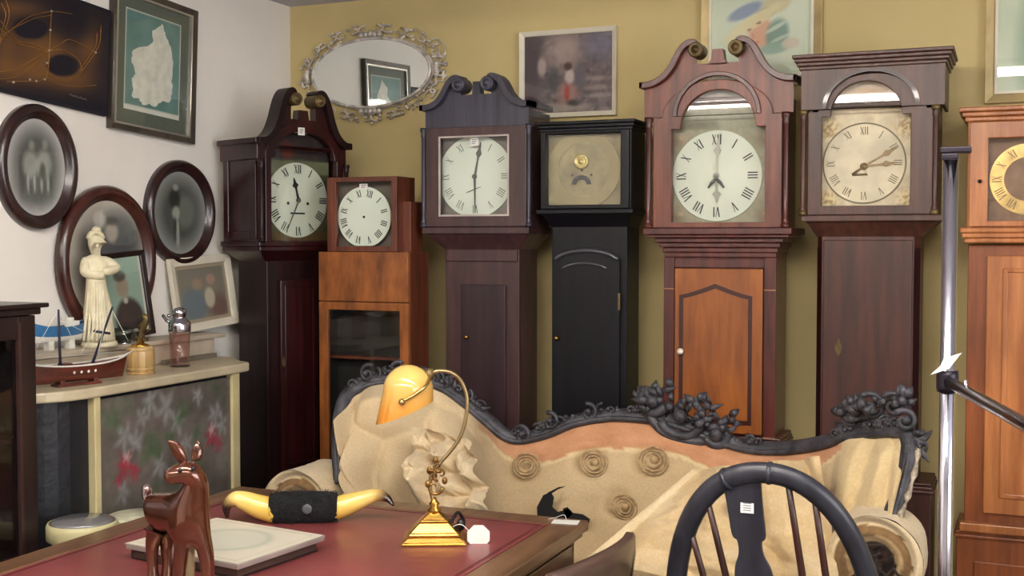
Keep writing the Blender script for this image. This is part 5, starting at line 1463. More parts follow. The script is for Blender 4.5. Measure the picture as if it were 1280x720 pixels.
o = vs.build('fur_mount', M_fur, r)
m = MB()
for i in range(420):
    u, v = rnd.random(), rnd.random(); p = Vector(fur(u, v)); c = Vector((p.x, 0, 18 * k)); nn = (p - c).normalized()
    t = Vector((rnd.uniform(-1, 1), rnd.uniform(-.4, .4), rnd.uniform(-1, .2)))
    if p.z < 0.004: continue
    m.tube([p, p + nn * 0.005 + t * 0.004, p + nn * 0.006 + t * 0.010], [0.0009, 0.0007, 0.0002], 3, cap=False)
m.build('hair_tufts', M_fur, o)['kind'] = 'stuff'
MB().ball((0.012, -19 * k, 20 * k), (0.014, 0.004, 0.014)).build('boss', plain('grey_boss', (82, 84, 86), 0.4), r)

# ------------------------------------------------------------------ pale oval picture lying on a dark book
def flat_quad(pts, z): return [on_z(px, py, z) for px, py in pts]
zt = DZ + 0.040
Q = flat_quad([(158, 678), (268, 646), (403, 667), (302, 706)], zt)
c = sum(Q, Vector()) / 4
e1 = ((Q[2] - Q[1]) + (Q[3] - Q[0])) / 2; e2 = ((Q[1] - Q[0]) + (Q[2] - Q[3])) / 2
ang = math.atan2(e1.y, e1.x); L1, L2 = e1.length, e2.length
print('PLAQUE', L1, L2, math.degrees(ang), c)
r = thing('dark_book', 'thick dark-covered album under the pale oval picture on the desk', 'book', (c.x, c.y, DZ), ang)
MB().box(-L1 * .47, L1 * .46, -L2 * .46, L2 * .46, 0, 0.004).box(-L1 * .47, L1 * .46, -L2 * .46, L2 * .46, 0.020, 0.024).box(-L1 * .475, -L1 * .46, -L2 * .46, L2 * .46, 0, 0.024).build('cover', plain('dark_book_cloth', (40, 26, 26), 0.45), r, bevel=0.002)
MB().box(-L1 * .46, L1 * .45, -L2 * .45, L2 * .45, 0.004, 0.020).build('pages', plain('dark_page_edges', (74, 50, 42), 0.7), r)
r = thing('oval_print', 'pale picture plaque with a printed oval ring, lying on the dark book', 'picture', (c.x, c.y, DZ + 0.0242), ang)
MB().frustum((-L1 / 2 * .98, L1 / 2 * .98, -L2 / 2 * .98, L2 / 2 * .98), 0, (-L1 / 2, L1 / 2, -L2 / 2, L2 / 2), 0.014).build('board', plain('silver_edge', (176, 168, 160), 0.35, 0.3), r, bevel=0.002)
def art_ring(u, v):
    b = mixc((214, 206, 186), (222, 216, 198), 0.5 + fbm(u * 4, v * 4))
    d = math.hypot((u - 0.52) / 0.30, (v - 0.5) / 0.34)
    if d < 1.08: b = mixc(b, (176, 182, 168), 0.8 * max(0, 1 - abs(d - 0.92) / 0.16))
    if d < 0.8: b = mixc(b, (200, 202, 188), 0.6)
    b = mixc(b, (188, 168, 140), 0.6 * max(0, 1 - abs(max(abs(u - 0.5), abs(v - 0.5)) - 0.44) / 0.012))
    return b
MB().grid(lambda u, v: ((u - 0.5) * L1 * .985, (v - 0.5) * L2 * .985, 0.0145), 60, 50, 0, art_ring).build('print', vcol('oval_print_paper', 0.35), r)

# ------------------------------------------------------------------ small ticket at the far corner of the desk
q = on_z(707, 653, DZ)
r = thing('price_ticket', 'small white ticket on a thread at the far right corner of the desk', 'ticket', (q.x, q.y, DZ + 0.0006), R(10))
MB().box(-0.035, 0.035, -0.022, 0.022, 0, 0.001).build('card', M_paper, r)
MB().tube(catmull([(0.0, 0.015, 0.002), (-0.01, 0.03, 0.012), (-0.035, 0.03, 0.003), (-0.05, 0.02, 0.001)], 5), 0.0008, 4).build('thread', M_paper, r)

# ------------------------------------------------------------------ copper lustre fawn
q = on_z(225, 746, DZ); k = (q - EYE).dot(_fw) / FPX
r = thing('fawn_figurine', 'glossy copper-brown fawn ornament standing on the desk with its head turned left', 'figurine', q, YAW + R(15))
def AP(px, py, d=0.0): return Vector(((px - 225) * k, d, (738 - py) * k))
M_copper = plain('copper_lustre', (98, 52, 32), 0.17, 0.55, var=0.12, scale=14, coat=0.9)
M_lustre = plain('silvery_lustre', (176, 150, 150), 0.12, 0.85, var=0.1, scale=20, coat=0.5)
S_ = 1.3
NN = [(AP(242, 636, 0.0), (25 * k, 29 * k)),          # 0 chest
      (AP(224, 631, 0.04), (27 * k, 30 * k)),        # 1 barrel
      (AP(205, 630, 0.08), (28 * k, 31 * k)),        # 2 rump
      (AP(245, 612, -0.010), (22 * k, 22 * k)),       # 3 neck base
      (AP(246, 594, -0.010), (18 * k, 18 * k)),       # 4 neck
      (AP(240, 578, -0.014), (19 * k, 18 * k)),       # 5 skull
      (AP(222, 581, -0.022), (14 * k, 13 * k)),       # 6 muzzle
      (AP(207, 585, -0.028), (8 * k, 7.5 * k)),       # 7 nose
      (AP(255, 668, -0.016), 13 * k), (AP(259, 700, -0.018), 9 * k), (AP(259, 724, -0.018), 7.5 * k), (AP(258, 738, -0.018), 10 * k),
      (AP(228, 670, 0.0), 12 * k), (AP(225, 702, -0.002), 8.5 * k), (AP(225, 724, -0.004), 7 * k), (AP(226, 738, -0.01), 10 * k),
      (AP(211, 664, 0.092), 13 * k), (AP(208, 688, 0.108), 9 * k), (AP(209, 716, 0.10), 7 * k), (AP(207, 736, 0.095), 9.5 * k),
      (AP(195, 664, 0.088), 14 * k), (AP(190, 688, 0.102), 9 * k), (AP(191, 716, 0.094), 7 * k), (AP(192, 736, 0.09), 9.5 * k),
      (AP(194, 634, 0.105), 24 * k)]
ED = [(0, 1), (1, 2), (0, 3), (3, 4), (4, 5), (5, 6), (6, 7), (0, 8), (8, 9), (9, 10), (10, 11), (0, 12), (12, 13), (13, 14), (14, 15), (2, 16), (16, 17), (17, 18), (18, 19), (2, 20), (20, 21), (21, 22), (22, 23), (2, 24)]
body = skin('body', NN, ED, M_copper, r)
def ear(pts, w, mat):
    P = catmull(pts, 6); n = len(P)
    MB().tube(P, [w * k * (sin(PI * min(1, 0.18 + 0.82 * i / (n - 1))) ** 0.8 + 0.05) for i in range(n)], 10, flat=0.45, up=(0, 1, 0)).build('ear', mat, r)
ear([AP(232, 568, -0.012), AP(226, 556, -0.012), AP(220, 546, -0.012), AP(213, 540, -0.014)], 7, M_copper)
ear([AP(246, 568, 0.0), AP(248, 556, 0.004), AP(249, 543, 0.006)], 7, M_copper)
MB().tube(catmull([AP(206, 640, 0.085), AP(192, 636, 0.108), AP(184, 624, 0.118), AP(185, 609, 0.118)], 5), [5 * k] * 8 + [6.5 * k] * 7 + [3 * k], 10).build('tail', M_lustre, r)
m = MB()
for px, py, d in ((227, 574, -0.042), (243, 573, -0.042)): m.ball(AP(px, py, d), 3 * k, 0, 10, 8)
m.build('eyes', M_black, r)
m = MB().ball(AP(213, 583, -0.03), (3.6 * k, 3.4 * k, 3 * k)); m.build('nose', plain('dark_copper', (58, 30, 26), 0.2, 0.5), r)
pl = [(AP(172, 738).x, -0.045), (AP(280, 738).x, -0.045), (AP(276, 738).x, 0.04), (AP(225, 738).x, 0.115), (AP(172, 738).x, 0.115), (AP(160, 738).x, 0.05)]
MB().prismz(pl, 0.0, 0.006).build('base', plain('copper_pale_base', (196, 160, 132), 0.3, 0.3), r, bevel=0.002)
MB().tube([AP(237, 734, 0.03), AP(236, 662, 0.03)], [6 * k, 8 * k], 12).build('support', plain('cream_glaze', (196, 180, 140), 0.25, var=0.1), r)
# ------------------------------------------------------------------ carved sofa with stripped upholstery
M_carve = plain('grey_black_carved_wood', (62, 60, 66), 0.5, var=0.25, scale=25, bmp=0.3, bscale=80)
M_hess = vcol('hessian_cloth', 0.9, 0.07, 160, 0.25, 420, 0.15, 0.2)
M_lining = plain('black_torn_lining', (14, 13, 14), 0.8)
CREAM = (208, 184, 146); TAN = (186, 158, 118); PEACH = (206, 152, 114); PALE = (224, 204, 168)
root = thing('carved_sofa', 'long carved double-ended sofa with dark scrolled frame and torn cream hessian upholstery', 'sofa', (-1.12, 3.3, 0))
OFF = Vector((-1.12, 3.3, 0))
def SW(px, py, y): return on_y(px, py, y) - OFF
TOP = [(427, 600, 3.13), (424, 555, 3.17), (428, 512, 3.22), (440, 490, 3.27), (470, 476, 3.33), (510, 473, 3.40), (548, 480, 3.46), (580, 500, 3.51), (606, 522, 3.54), (640, 547, 3.57), (680, 543, 3.58), (720, 527, 3.59), (760, 520, 3.60), (800, 521, 3.60), (845, 528, 3.60), (890, 545, 3.59), (930, 558, 3.57), (970, 561, 3.54), (1005, 558, 3.49), (1035, 552, 3.43), (1060, 543, 3.38), (1090, 540, 3.33), (1116, 538, 3.28), (1135, 545, 3.24), (1136, 572, 3.20), (1126, 612, 3.16), (1113, 648, 3.13)]
BOT = [(432, 650, 3.10), (440, 690, 3.12), (452, 720, 3.13), (470, 740, 3.14), (492, 750, 3.16), (520, 755, 3.22), (550, 755, 3.28), (582, 755, 3.33), (606, 755, 3.37), (640, 755, 3.39), (680, 755, 3.40), (720, 755, 3.40), (760, 755, 3.40), (800, 755, 3.40), (845, 755, 3.40), (890, 755, 3.40), (930, 755, 3.39), (970, 755, 3.37), (1000, 755, 3.33), (1022, 755, 3.28), (1040, 755, 3.22), (1060, 755, 3.17), (1078, 752, 3.14), (1092, 740, 3.12), (1102, 725, 3.11), (1106, 705, 3.10), (1108, 680, 3.09)]
topc = catmull([SW(*p) for p in TOP], 6); botc = catmull([SW(*p) for p in BOT], 6)
NT = len(topc) - 1
def along(c, u):
    f = max(0, min(NT, u * NT)); i = min(int(f), NT - 1); return c[i].lerp(c[i + 1], f - i)
def pxof(p):
    d = p + OFF - EYE; zc = d.dot(_fw); return 640 + FPX * d.dot(_R) / zc, 360 - FPX * d.dot(_up) / zc
BTN = [(660, 584, 19), (741, 579, 18), (815, 577, 19), (778, 632, 16)]
def voro(x, y, seed):
    best = [9, 9]; ix, iy = math.floor(x), math.floor(y)
    for a in (-1, 0, 1):
        for b in (-1, 0, 1):
            h = noise.cell_vector(Vector((ix + a + 0.5, iy + b + 0.5, seed + 0.5)))
            d = math.hypot(ix + a + h[0] - x, iy + b + h[1] - y)
            if d < best[0]: best = [d, best[0]]
            elif d < best[1]: best[1] = d
    return best
def upper(u, v):
    a, b = along(topc, u), along(botc, u)
    p = a.lerp(b, v)
    n = Vector((0, -1, 0.25))
    wing = max(0, 1 - u / 0.30) if u < 0.5 else max(0, (u - 0.74) / 0.26)
    px, py = pxof(p)
    h = 0.05 * sin(PI * min(1, v * 1.25)) + 0.012 * fbm(u * 14, v * 5, 2)
    if u < 0.34:
        d = voro(u * 12 + 0.15 * fbm(u * 20, v * 5, 1), v * 3.1 + 0.3, 3); h += 0.12 * min(1, (d[1] - d[0]) * 1.15) ** 0.75 * (1 - u / 0.34) ** 0.35 * min(1, v * 9)
    if u > 0.72:
        k_ = min(1, (u - 0.72) / 0.05); d = voro(u * 15, v * 1.6, 8)
        h += k_ * (0.03 * min(1, (d[1] - d[0]) * 1.6) + 0.012 * fbm(u * 30, v * 5, 5))
    for bx_, by_, br in BTN:
        r_ = math.hypot(px - bx_, (py - by_)) / br
        if r_ < 1.5: h += 0.006 * cos(r_ * 9.5) * max(0, 1 - r_ / 1.5) + (0.008 if r_ < 0.55 else 0) - 0.010 * max(0, 1 - abs(r_ - 1) / 0.5)
    h *= min(1, u * 16) * min(1, (1 - u) * 16)
    p = p + Vector((0.055 * max(0, 1 - u / 0.15) - 0.02 * max(0, (u - 0.9) / 0.1), 0, 0))
    return p + n * h
def upcol(u, v):
    p = along(topc, u).lerp(along(botc, u), v); px, py = pxof(p)
    ty = pxof(along(topc, u))[1]
    c = mixc(CREAM, TAN, 0.4 + 0.5 * fbm(u * 12, v * 4, 1))
    if 0.30 < u < 0.78:
        lim = 40 + 8 * fbm(u * 30, 0, 3)
        e = 1 if abs(u - 0.54) < 0.14 else max(0, 1 - (abs(u - 0.54) - 0.14) / 0.08)
        if py - ty < lim * (0.45 + 0.55 * e): c = mixc(PEACH, (182, 128, 92), 0.4 + 1.4 * fbm(u * 40, v * 20, 4))
        elif py - ty < lim * (0.45 + 0.55 * e) + 5: c = (216, 194, 150)
    if u < 0.3: c = mixc(c, PALE, 0.45)
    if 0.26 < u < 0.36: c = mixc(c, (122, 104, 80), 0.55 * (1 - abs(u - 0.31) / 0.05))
    if u > 0.76: c = mixc((222, 200, 154), (206, 178, 134), 0.4 + fbm(u * 20, v * 4, 2))
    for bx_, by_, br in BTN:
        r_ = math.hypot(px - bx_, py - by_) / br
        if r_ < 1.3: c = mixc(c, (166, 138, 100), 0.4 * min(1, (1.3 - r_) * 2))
    return c
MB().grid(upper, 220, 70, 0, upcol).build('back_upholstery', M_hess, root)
# coiled ties showing through the cloth
UP = [(i / 160, j / 50) for i in range(40, 130) for j in range(4, 46)]
UPP = [(uv, pxof(upper(*uv))) for uv in UP]
M_coil = plain('coiled_tie', (178, 148, 108), 0.85, var=0.15, scale=60)
for bx_, by_, br in BTN:
    uv = min(UPP, key=lambda q: (q[1][0] - bx_) ** 2 + (q[1][1] - by_) ** 2)[0]
    c0 = upper(*uv) + Vector((0, -0.002, 0)); kk = br * 3.45 / FPX
    e2 = (upper(uv[0], uv[1] - 0.03) - upper(uv[0], uv[1] + 0.03)).normalized()
    m = MB()
    for rr, w_ in ((1.0, 0.0026), (0.76, 0.0028), (0.52, 0.003)):
        m.tube([c0 + Vector((1, 0, 0)) * (kk * rr * cos(a * PI / 12) * 1.04) + e2 * (kk * rr * sin(a * PI / 12)) + Vector((0, -0.004 * (1.1 - rr), 0)) for a in range(25)], w_, 6, cap=False)
    m.ball(c0 + Vector((0, 0.006, 0)), (kk * 0.36, 0.016, kk * 0.36), 0, 12, 8)
    m.build('button', M_coil, root)
# outside of the back
MB().grid(lambda u, v: (along(topc, u) + Vector((0, 0.03, 0))).lerp(along(botc, u) + Vector((0, 0.06 + 0.16 * (0.2 < u < 0.8), -0.02)), v), 90, 8, 0, lambda u, v: TAN).build('back_cover', M_hess, root)
# frame
m = MB(); m.tube([p + Vector((0, -0.004, 0.002)) for p in topc], [0.024] * (NT + 1), 10, flat=0.8)
m.tube([p + Vector((0, -0.022, -0.006)) for p in topc], 0.010, 8)
m.build('back_frame', M_carve, root)
rnd = random.Random(9)
def leaf(m, base, d, L, w, curl, side):
    d = d.normalized(); pts = []
    for i in range(8):
        t = i / 7
        pts.append(base + d * (L * t) + side * (curl * L * t * t) + Vector((0, -0.014 * sin(PI * t), 0)))
    m.tube(pts, [w * max(0.12, sin(PI * (0.12 + 0.86 * i / 7))) for i in range(8)], 7, flat=0.5, up=(0, 1, 0))
def scroll(m, c, s_, turn, w, a0=0.0, sg=1):
    pts = []
    for i in range(26):
        t = i / 25; a = a0 + sg * t * turn; r_ = s_ * (1 - 0.82 * t)
        pts.append(c + Vector((r_ * cos(a), -0.012 - 0.014 * t, r_ * sin(a))))
    m.tube(pts, [w * (1 - 0.45 * i / 25) for i in range(26)], 8); m.ball(pts[-1], w * 1.3)
def carving(m, u0, u1, n, Lmin, Lmax, hfun=None):
    for i in range(n):
        u = u0 + (u1 - u0) * (i + rnd.random() * 0.7) / n
        p = along(topc, u); t = (along(topc, min(1, u + 0.01)) - along(topc, max(0, u - 0.01))).normalized()
        nrm = Vector((-t.z, 0, t.x)); 
        if nrm.z < -0.1: nrm = -nrm
        hh = hfun((u - u0) / (u1 - u0)) if hfun else 1
        sgn = rnd.choice((-1, 1))
        d = nrm * rnd.uniform(0.5, 1.0) + t * sgn * rnd.uniform(0.2, 0.9)
        leaf(m, p + nrm * rnd.uniform(-0.008, 0.02 * hh), d, rnd.uniform(Lmin, Lmax) * (0.5 + 0.5 * hh), rnd.uniform(0.008, 0.014), rnd.uniform(-0.6, 0.6), t)
        if rnd.random() < 0.4:
            scroll(m, p + nrm * (0.012 + 0.022 * hh), rnd.uniform(0.012, 0.024), rnd.uniform(5, 8), 0.005, rnd.uniform(0, 6), sgn)
m = MB(); carving(m, 0.125, 0.30, 44, 0.03, 0.055, lambda t: 0.55 + 0.45 * sin(PI * t))
for q in ((465, 466, 3.31), (502, 462, 3.38), (560, 476, 3.48)): scroll(m, SW(*q) + Vector((0, -0.01, 0)), 0.03, 8, 0.007, 1, 1)
m.build('left_crest_carving', M_carve, root)
m = MB(); carving(m, 0.345, 0.50, 26, 0.025, 0.05, lambda t: 0.5)
for q in ((655, 543, 3.57), (690, 526, 3.58), (738, 515, 3.59)): scroll(m, SW(*q), 0.03, 7, 0.008, 2, -1)
carving(m, 0.50, 0.64, 34, 0.03, 0.06, lambda t: 0.6)
# big pierced scroll of the centre crest
for (px, py, s_, sg) in ((858, 516, 0.085, 1), (815, 498, 0.05, -1), (900, 540, 0.045, 1)):
    scroll(m, SW(px, py, 3.58), s_, 6.5, 0.017, R(200) if sg > 0 else R(-20), sg)
for i in range(60):
    t = rnd.random(); px = 800 + 118 * t; base_ = 512 + 42 * t * t; top_ = 482 + 60 * max(0, t - 0.35)
    leaf(m, SW(px, base_ + (top_ - base_) * rnd.random(), 3.58 - 0.03 * rnd.random()), Vector((rnd.uniform(-1, 1), 0, rnd.uniform(-.4, 1))), rnd.uniform(0.02, 0.05), rnd.uniform(0.008, 0.014), rnd.uniform(-.6, .6), Vector((1, 0, 0)))
m.tube(catmull([SW(798, 500, 3.58), SW(830, 540, 3.57), SW(870, 552, 3.57), SW(905, 545, 3.57), SW(918, 556, 3.57)], 6), [0.016] * 25, 8)
m.box(*[v for a in (SW(806, 492, 3.58),) for v in (a.x - 0.022, a.x + 0.022, a.y - 0.015, a.y + 0.015, a.z - 0.03, a.z + 0.022)])
m.build('centre_crest_carving', M_carve, root)
m = MB(); carving(m, 0.745, 0.905, 52, 0.03, 0.06, lambda t: 0.5 + 0.6 * t)
for q, s_ in (((1062, 520, 3.36), 0.035), ((1090, 508, 3.31), 0.04), ((1118, 506, 3.27), 0.035), ((1132, 525, 3.23), 0.03)): scroll(m, SW(*q), s_, 8, 0.009, 2.5, -1)
for i in range(40):
    t = rnd.random(); leaf(m, SW(1048 + 90 * t, 524 - 16 * t - 14 * rnd.random(), 3.36 - 0.12 * t - 0.03 * rnd.random()), Vector((rnd.uniform(-1, 1), 0, rnd.uniform(-.2, 1))), rnd.uniform(0.02, 0.05), rnd.uniform(0.008, 0.014), rnd.uniform(-.6, .6), Vector((1, 0, 0)))
m.build('right_crest_carving', M_carve, root)
# worn pale edge on the right-hand end post
m = MB(); m.tube([along(topc, 0.90 + 0.1 * i / 12) + Vector((0.022, -0.02, 0)) for i in range(13)], [0.004 + 0.003 * (i % 3) for i in range(13)], 6)
m.build('worn_edge', plain('worn_pale_edge', (150, 136, 118), 0.6, var=0.3, scale=60), root)
# seat
def seat(u, v):
    x = -0.82 + 1.64 * u; y = -0.24 + 0.33 * v
    e = min(1, 6 * min(u, 1 - u, v + 0.02)); 
    return (x, y, 0.44 + 0.05 * math.sqrt(max(0, e)) + 0.012 * fbm(u * 10, v * 4, 6))
MB().grid(seat, 60, 16, 0, lambda u, v: mixc(CREAM, TAN, 0.4 + fbm(u * 10, v * 4))).box(-0.82, 0.82, -0.24, 0.08, 0.34, 0.445, 0, lin(TAN)).build('seat', M_hess, root)
m = MB()
m.prism([(-0.84, 0.30), (-0.5, 0.27), (0, 0.24), (0.5, 0.27), (0.84, 0.30), (0.84, 0.37), (-0.84, 0.37)], -0.27, -0.23)
m.build('seat_rail', M_carve, root, bevel=0.006)
for x, y in ((-0.78, -0.22), (0.78, -0.22), (-0.78, 0.12), (0.78, 0.12)):
    MB().tube(catmull([(x, y, 0.34), (x * 1.03, y - 0.03 * (1 if y < 0 else -1), 0.24), (x * 1.0, y, 0.10), (x * 1.05, y - 0.04 * (1 if y < 0 else -1), 0.012)], 5), [0.034] * 4 + [0.026] * 5 + [0.018] * 4 + [0.02] * 3, 10).build('leg', M_carve, root)
# rolled arms
def arm(name, c, ro, y0, y1, sgn):
    # c = (x, z) of the roll; the cloth wraps outward over it
    m = MB()
    def f(u, v):
        a = R(-40) + u * R(300); a = a if sgn > 0 else PI - a
        rr = ro * (1 - 0.05 * u) + 0.006 * fbm(u * 9, v * 6, 3 + sgn) + 0.004 * sin(v * 40 + u * 6)
        return (c[0] + rr * cos(a), y0 + (y1 - y0) * v + 0.008 * fbm(u * 8, v, 9), c[1] + rr * sin(a))
    m.grid(f, 60, 14, 0, lambda u, v: mixc(PALE, CREAM, 0.4 + fbm(u * 10, v * 5, 7)))
    # spiral face
    def g(u, v):
        a = 2 * PI * u; rr = ro * (1.0 - v)
        return (c[0] + sgn * rr * cos(a), y0 + 0.004 - 0.010 * sin(v * 16 + u * 2 * PI) * (1 - v) + 0.035 * max(0, v - 0.45) * (v < 0.95), c[1] + rr * sin(a))
    def gc(u, v):
        s_ = v + 0.06 * fbm(u * 6, v * 3, 5)
        if s_ < 0.2: return mixc(PALE, CREAM, 0.5)
        if s_ < 0.42: return mixc((140, 110, 74), (104, 78, 50), 0.5 + fbm(u * 20, v * 8))
        if s_ < 0.55: return mixc(TAN, (150, 120, 80), 0.5 + fbm(u * 20, v * 8))
        return mixc((40, 28, 24), (104, 76, 52), max(0, 1.6 * fbm(u * 14, v * 9, 2)))
    m.grid(g, 60, 24, 0, gc)
    o = m.build(name, M_hess, root)
    s2 = MB()
    for i in range(26):
        a = rnd.uniform(0, 6.28); rr = ro * rnd.uniform(0.0, 0.42)
        p = Vector((c[0] + rr * cos(a), y0 - 0.002, c[1] + rr * sin(a)))
        s2.tube(catmull([p, p + Vector((rnd.uniform(-.02, .02), -0.02, rnd.uniform(-.02, .02))), p + Vector((rnd.uniform(-.04, .04), -0.01, rnd.uniform(-.04, .03)))], 4), 0.0035, 5)
    s2.build('stuffing', plain('horsehair', (50, 36, 30), 0.95), o)['kind'] = 'stuff'
    return o
ra = SW(1092, 702, 3.04)
arm('right_arm', (ra.x, ra.z), 0.118, 3.03 - OFF.y, 3.22 - OFF.y, 1)
la = SW(376, 632, 3.06)
arm('left_arm', (la.x, la.z), 0.115, 3.03 - OFF.y, 3.24 - OFF.y, -1)
MB().box(ra.x - 0.10, ra.x + 0.09, 3.05 - OFF.y, 3.2 - OFF.y, 0.36, ra.z, 0, lin(TAN)).build('right_arm_front', M_hess, root)
MB().box(la.x - 0.09, la.x + 0.10, 3.05 - OFF.y, 3.2 - OFF.y, 0.36, la.z, 0, lin(TAN)).build('left_arm_front', M_hess, root)
m = MB()
for pl in ([(672, 652), (671, 634), (679, 619), (688, 615), (692, 622), (690, 634), (697, 640), (711, 636), (716, 642), (706, 652)], [(704, 652), (706, 641), (703, 636), (709, 634), (714, 641), (728, 643), (737, 649), (736, 654)], [(684, 616), (698, 609), (707, 608), (697, 612), (688, 618)]):
    m.prism([(SW(px, py, 3.40).x, SW(px, py, 3.40).z) for px, py in pl], 3.40 - OFF.y, 3.404 - OFF.y)
m.build('torn_lining', M_lining, root)

# crumpled loose cloth heaped on the left end
Q = [(520, 532, 3.22), (592, 552, 3.24), (622, 640, 3.13), (528, 655, 3.08)]
def cloth(u, v):
    a = SW(*Q[0]).lerp(SW(*Q[1]), u); b = SW(*Q[3]).lerp(SW(*Q[2]), u)
    edge = 0.02 * fbm(u * 6, v * 6, 20)
    p = a.lerp(b, v) + Vector((edge, 0, 0.02 * fbm(u * 6 + 9, v * 6, 21)))
    d1 = voro(u * 2.5 + 0.25 * fbm(u * 3, v * 3, 1), v * 2.6, 14); d2 = voro(u * 4.6 + 5, v * 5, 16)
    h = 0.10 * min(1, (d1[1] - d1[0]) * 1.3) + 0.022 * abs(sin(5 * u + 7 * v + 4 * fbm(u * 2, v * 2, 5))) + 0.010 * min(1, (d2[1] - d2[0]) * 1.5)
    return p + Vector((0, -1, 0.25)) * (h - 0.01) + OFF
def clothc(u, v):
    d1 = voro(u * 3.2 + 0.3 * fbm(u * 3, v * 3, 1), v * 3.0, 14)
    c = mixc(PALE, CREAM, 0.4 + fbm(u * 7, v * 7, 3))
    return c
o = MB().grid(cloth, 70, 60, 0, clothc).build('loose_hessian_sheet', M_hess)
tag(o, 'crumpled pale hessian sheet heaped against the left end of the sofa behind the lamp', 'cloth')
# loose cover hanging over the right half of the sofa
Q2 = [(872, 590, 3.33), (1030, 575, 3.26), (1060, 770, 3.02), (742, 700, 3.02)]
def cover(u, v):
    a = SW(*Q2[0]).lerp(SW(*Q2[1]), u); b = SW(*Q2[3]).lerp(SW(*Q2[2]), u)
    p = a.lerp(b, v)
    h = 0.05 * abs(sin(u * 8 - 3.5 * v + 2.2 * fbm(u * 3, v * 3, 8))) + 0.02 * fbm(u * 7, v * 5, 11)
    roll = math.exp(-(u / 0.05) ** 2)
    return p + Vector((0, -1, 0.3)) * (0.035 + h * min(1, u * 6) + 0.03 * roll) + OFF
def coverc(u, v):
    c = mixc(CREAM, (188, 158, 110), 0.4 + fbm(u * 6, v * 6, 13))
    if u < 0.06: c = mixc(c, PALE, 0.6)
    c = mixc(c, (104, 84, 60), 0.7 * ell(u, v, 0.5, 0.35, 0.08, 0.1, 0.3))
    return c
o = MB().grid(cover, 80, 60, 0, coverc).build('hanging_hessian_cover', M_hess)
tag(o, 'loose hessian cover with a rolled edge hanging over the right half of the sofa', 'cloth')
# ------------------------------------------------------------------ dark hoop-back chair in the foreground
M_chair = wood('slate_black_paint', (38, 38, 46), (58, 58, 68), 0.4, coat=0.2)
M_spin = wood('brown_spindle', (48, 26, 22), (78, 44, 36), 0.4)
cx, cy = -0.475, 2.60
r = thing('hoop_back_chair', 'dark grey hoop-back spindle chair with white sticker on its central splat', 'chair', (cx, cy, 0), R(1))
s = Site(cx, cy, R(1))
SZ = 0.45
k = 2.64 / FPX
# hoop: half width, height, lean and bow
HWd = 0.226; HT = 0.562
def hoop(t):
    """t 0..1 round the hoop, from the left foot over the top to the right foot"""
    a = PI * t
    x = -HWd * cos(a) if True else 0
    zz = sin(a)
    if t < 0.2 or t > 0.8: pass
    z = HT * (zz ** 0.75)
    x = -HWd * (abs(cos(a)) ** 0.9) * (1 if cos(a) > 0 else -1) * (1.0 + 0.03 * sin(2 * a) * (1 if t < .5 else -1))
    bow = -0.085 * sin(a)
    lean = -0.20 * z
    return Vector((x, bow * 0.9 + lean + 0.06, SZ + z))
P = [hoop(i / 48) for i in range(49)]
MB().tube(P, 0.0235, 12, flat=0.8).build('hoop', M_chair, r)
for t in (0.40, 0.51):
    q = hoop(t); dq = (hoop(t + .004) - q).normalized() * 0.004
    MB().tube([q - dq, q + dq], 0.0250, 12).build('hoop_band', M_chair, r)
def seat_pt(x): return Vector((x * 0.72, 0.055 - 0.05 * cos(x / HWd * 1.2), SZ + 0.0))
# splat with waist and bulge
prof = [(0.0, 0.040), (0.06, 0.036), (0.12, 0.031), (0.2, 0.034), (0.26, 0.041), (0.32, 0.043), (0.36, 0.038), (0.39, 0.027), (0.42, 0.026), (0.435, 0.036), (0.50, 0.038), (0.575, 0.042)]
top_ = hoop(0.44); bot_ = Vector((on_y(968, 896, 2.6).x - cx, -0.02, SZ))
def sp(z): 
    t = z / 0.575; p = bot_.lerp(top_, t); return p
vs = []
pp = catmull([(a, b, 0) for a, b in prof], 4)
for q in pp:
    c = sp(q.x)
    for dx, dy in ((-q.y, -0.006), (q.y, -0.006), (q.y, 0.006), (-q.y, 0.006)): vs.append((c.x + dx, c.y + dy, c.z))
fs = []
n = len(pp)
for i in range(n - 1):
    for j in range(4): fs.append((4 * i + j, 4 * i + (j + 1) % 4, 4 * (i + 1) + (j + 1) % 4, 4 * (i + 1) + j))
fs += [(0, 1, 2, 3), (4 * n - 1, 4 * n - 2, 4 * n - 3, 4 * n - 4)]
spl = MB().add(vs, fs).build('splat', M_chair, r, bevel=0.002)
c = sp(0.503)
m = MB().box(c.x - 0.008, c.x + 0.020, c.y - 0.0075, c.y - 0.0062, c.z - 0.014, c.z + 0.014, 0)
for j in range(4): m.box(c.x - 0.003, c.x + 0.015, c.y - 0.0078, c.y - 0.0074, c.z - 0.009 + j * 0.005, c.z - 0.007 + j * 0.005, 1)
o = m.build('price_sticker', [M_paper, M_print], spl); o['label'] = 'small white price sticker'
def hoop_at(px, lo, hi):
    def f(t):
        p = Matrix.Rotation(R(1), 3, 'Z') @ hoop(t) + Vector((cx, cy, 0)) - EYE
        return 640 + FPX * p.dot(_R) / p.dot(_fw)
    for _ in range(30):
        mid = (lo + hi) / 2
        if f(mid) < px: lo = mid
        else: hi = mid
    return hoop(lo)
for pxt, pxb, lo, hi in ((861, 928, 0.05, 0.45), (883, 950, 0.05, 0.45), (984, 1032, 0.5, 0.95), (1017, 1060, 0.5, 0.95)):
    a = hoop_at(pxt, lo, hi); b = Vector((on_y(pxb, 896, 2.61).x - cx, -0.005, SZ))
    mid = a.lerp(b, 0.5)
    MB().tube([a, a.lerp(b, .25), mid, a.lerp(b, .75), b], [0.0065, 0.0075, 0.0085, 0.0075, 0.0065], 9).build('spindle', M_spin, r)
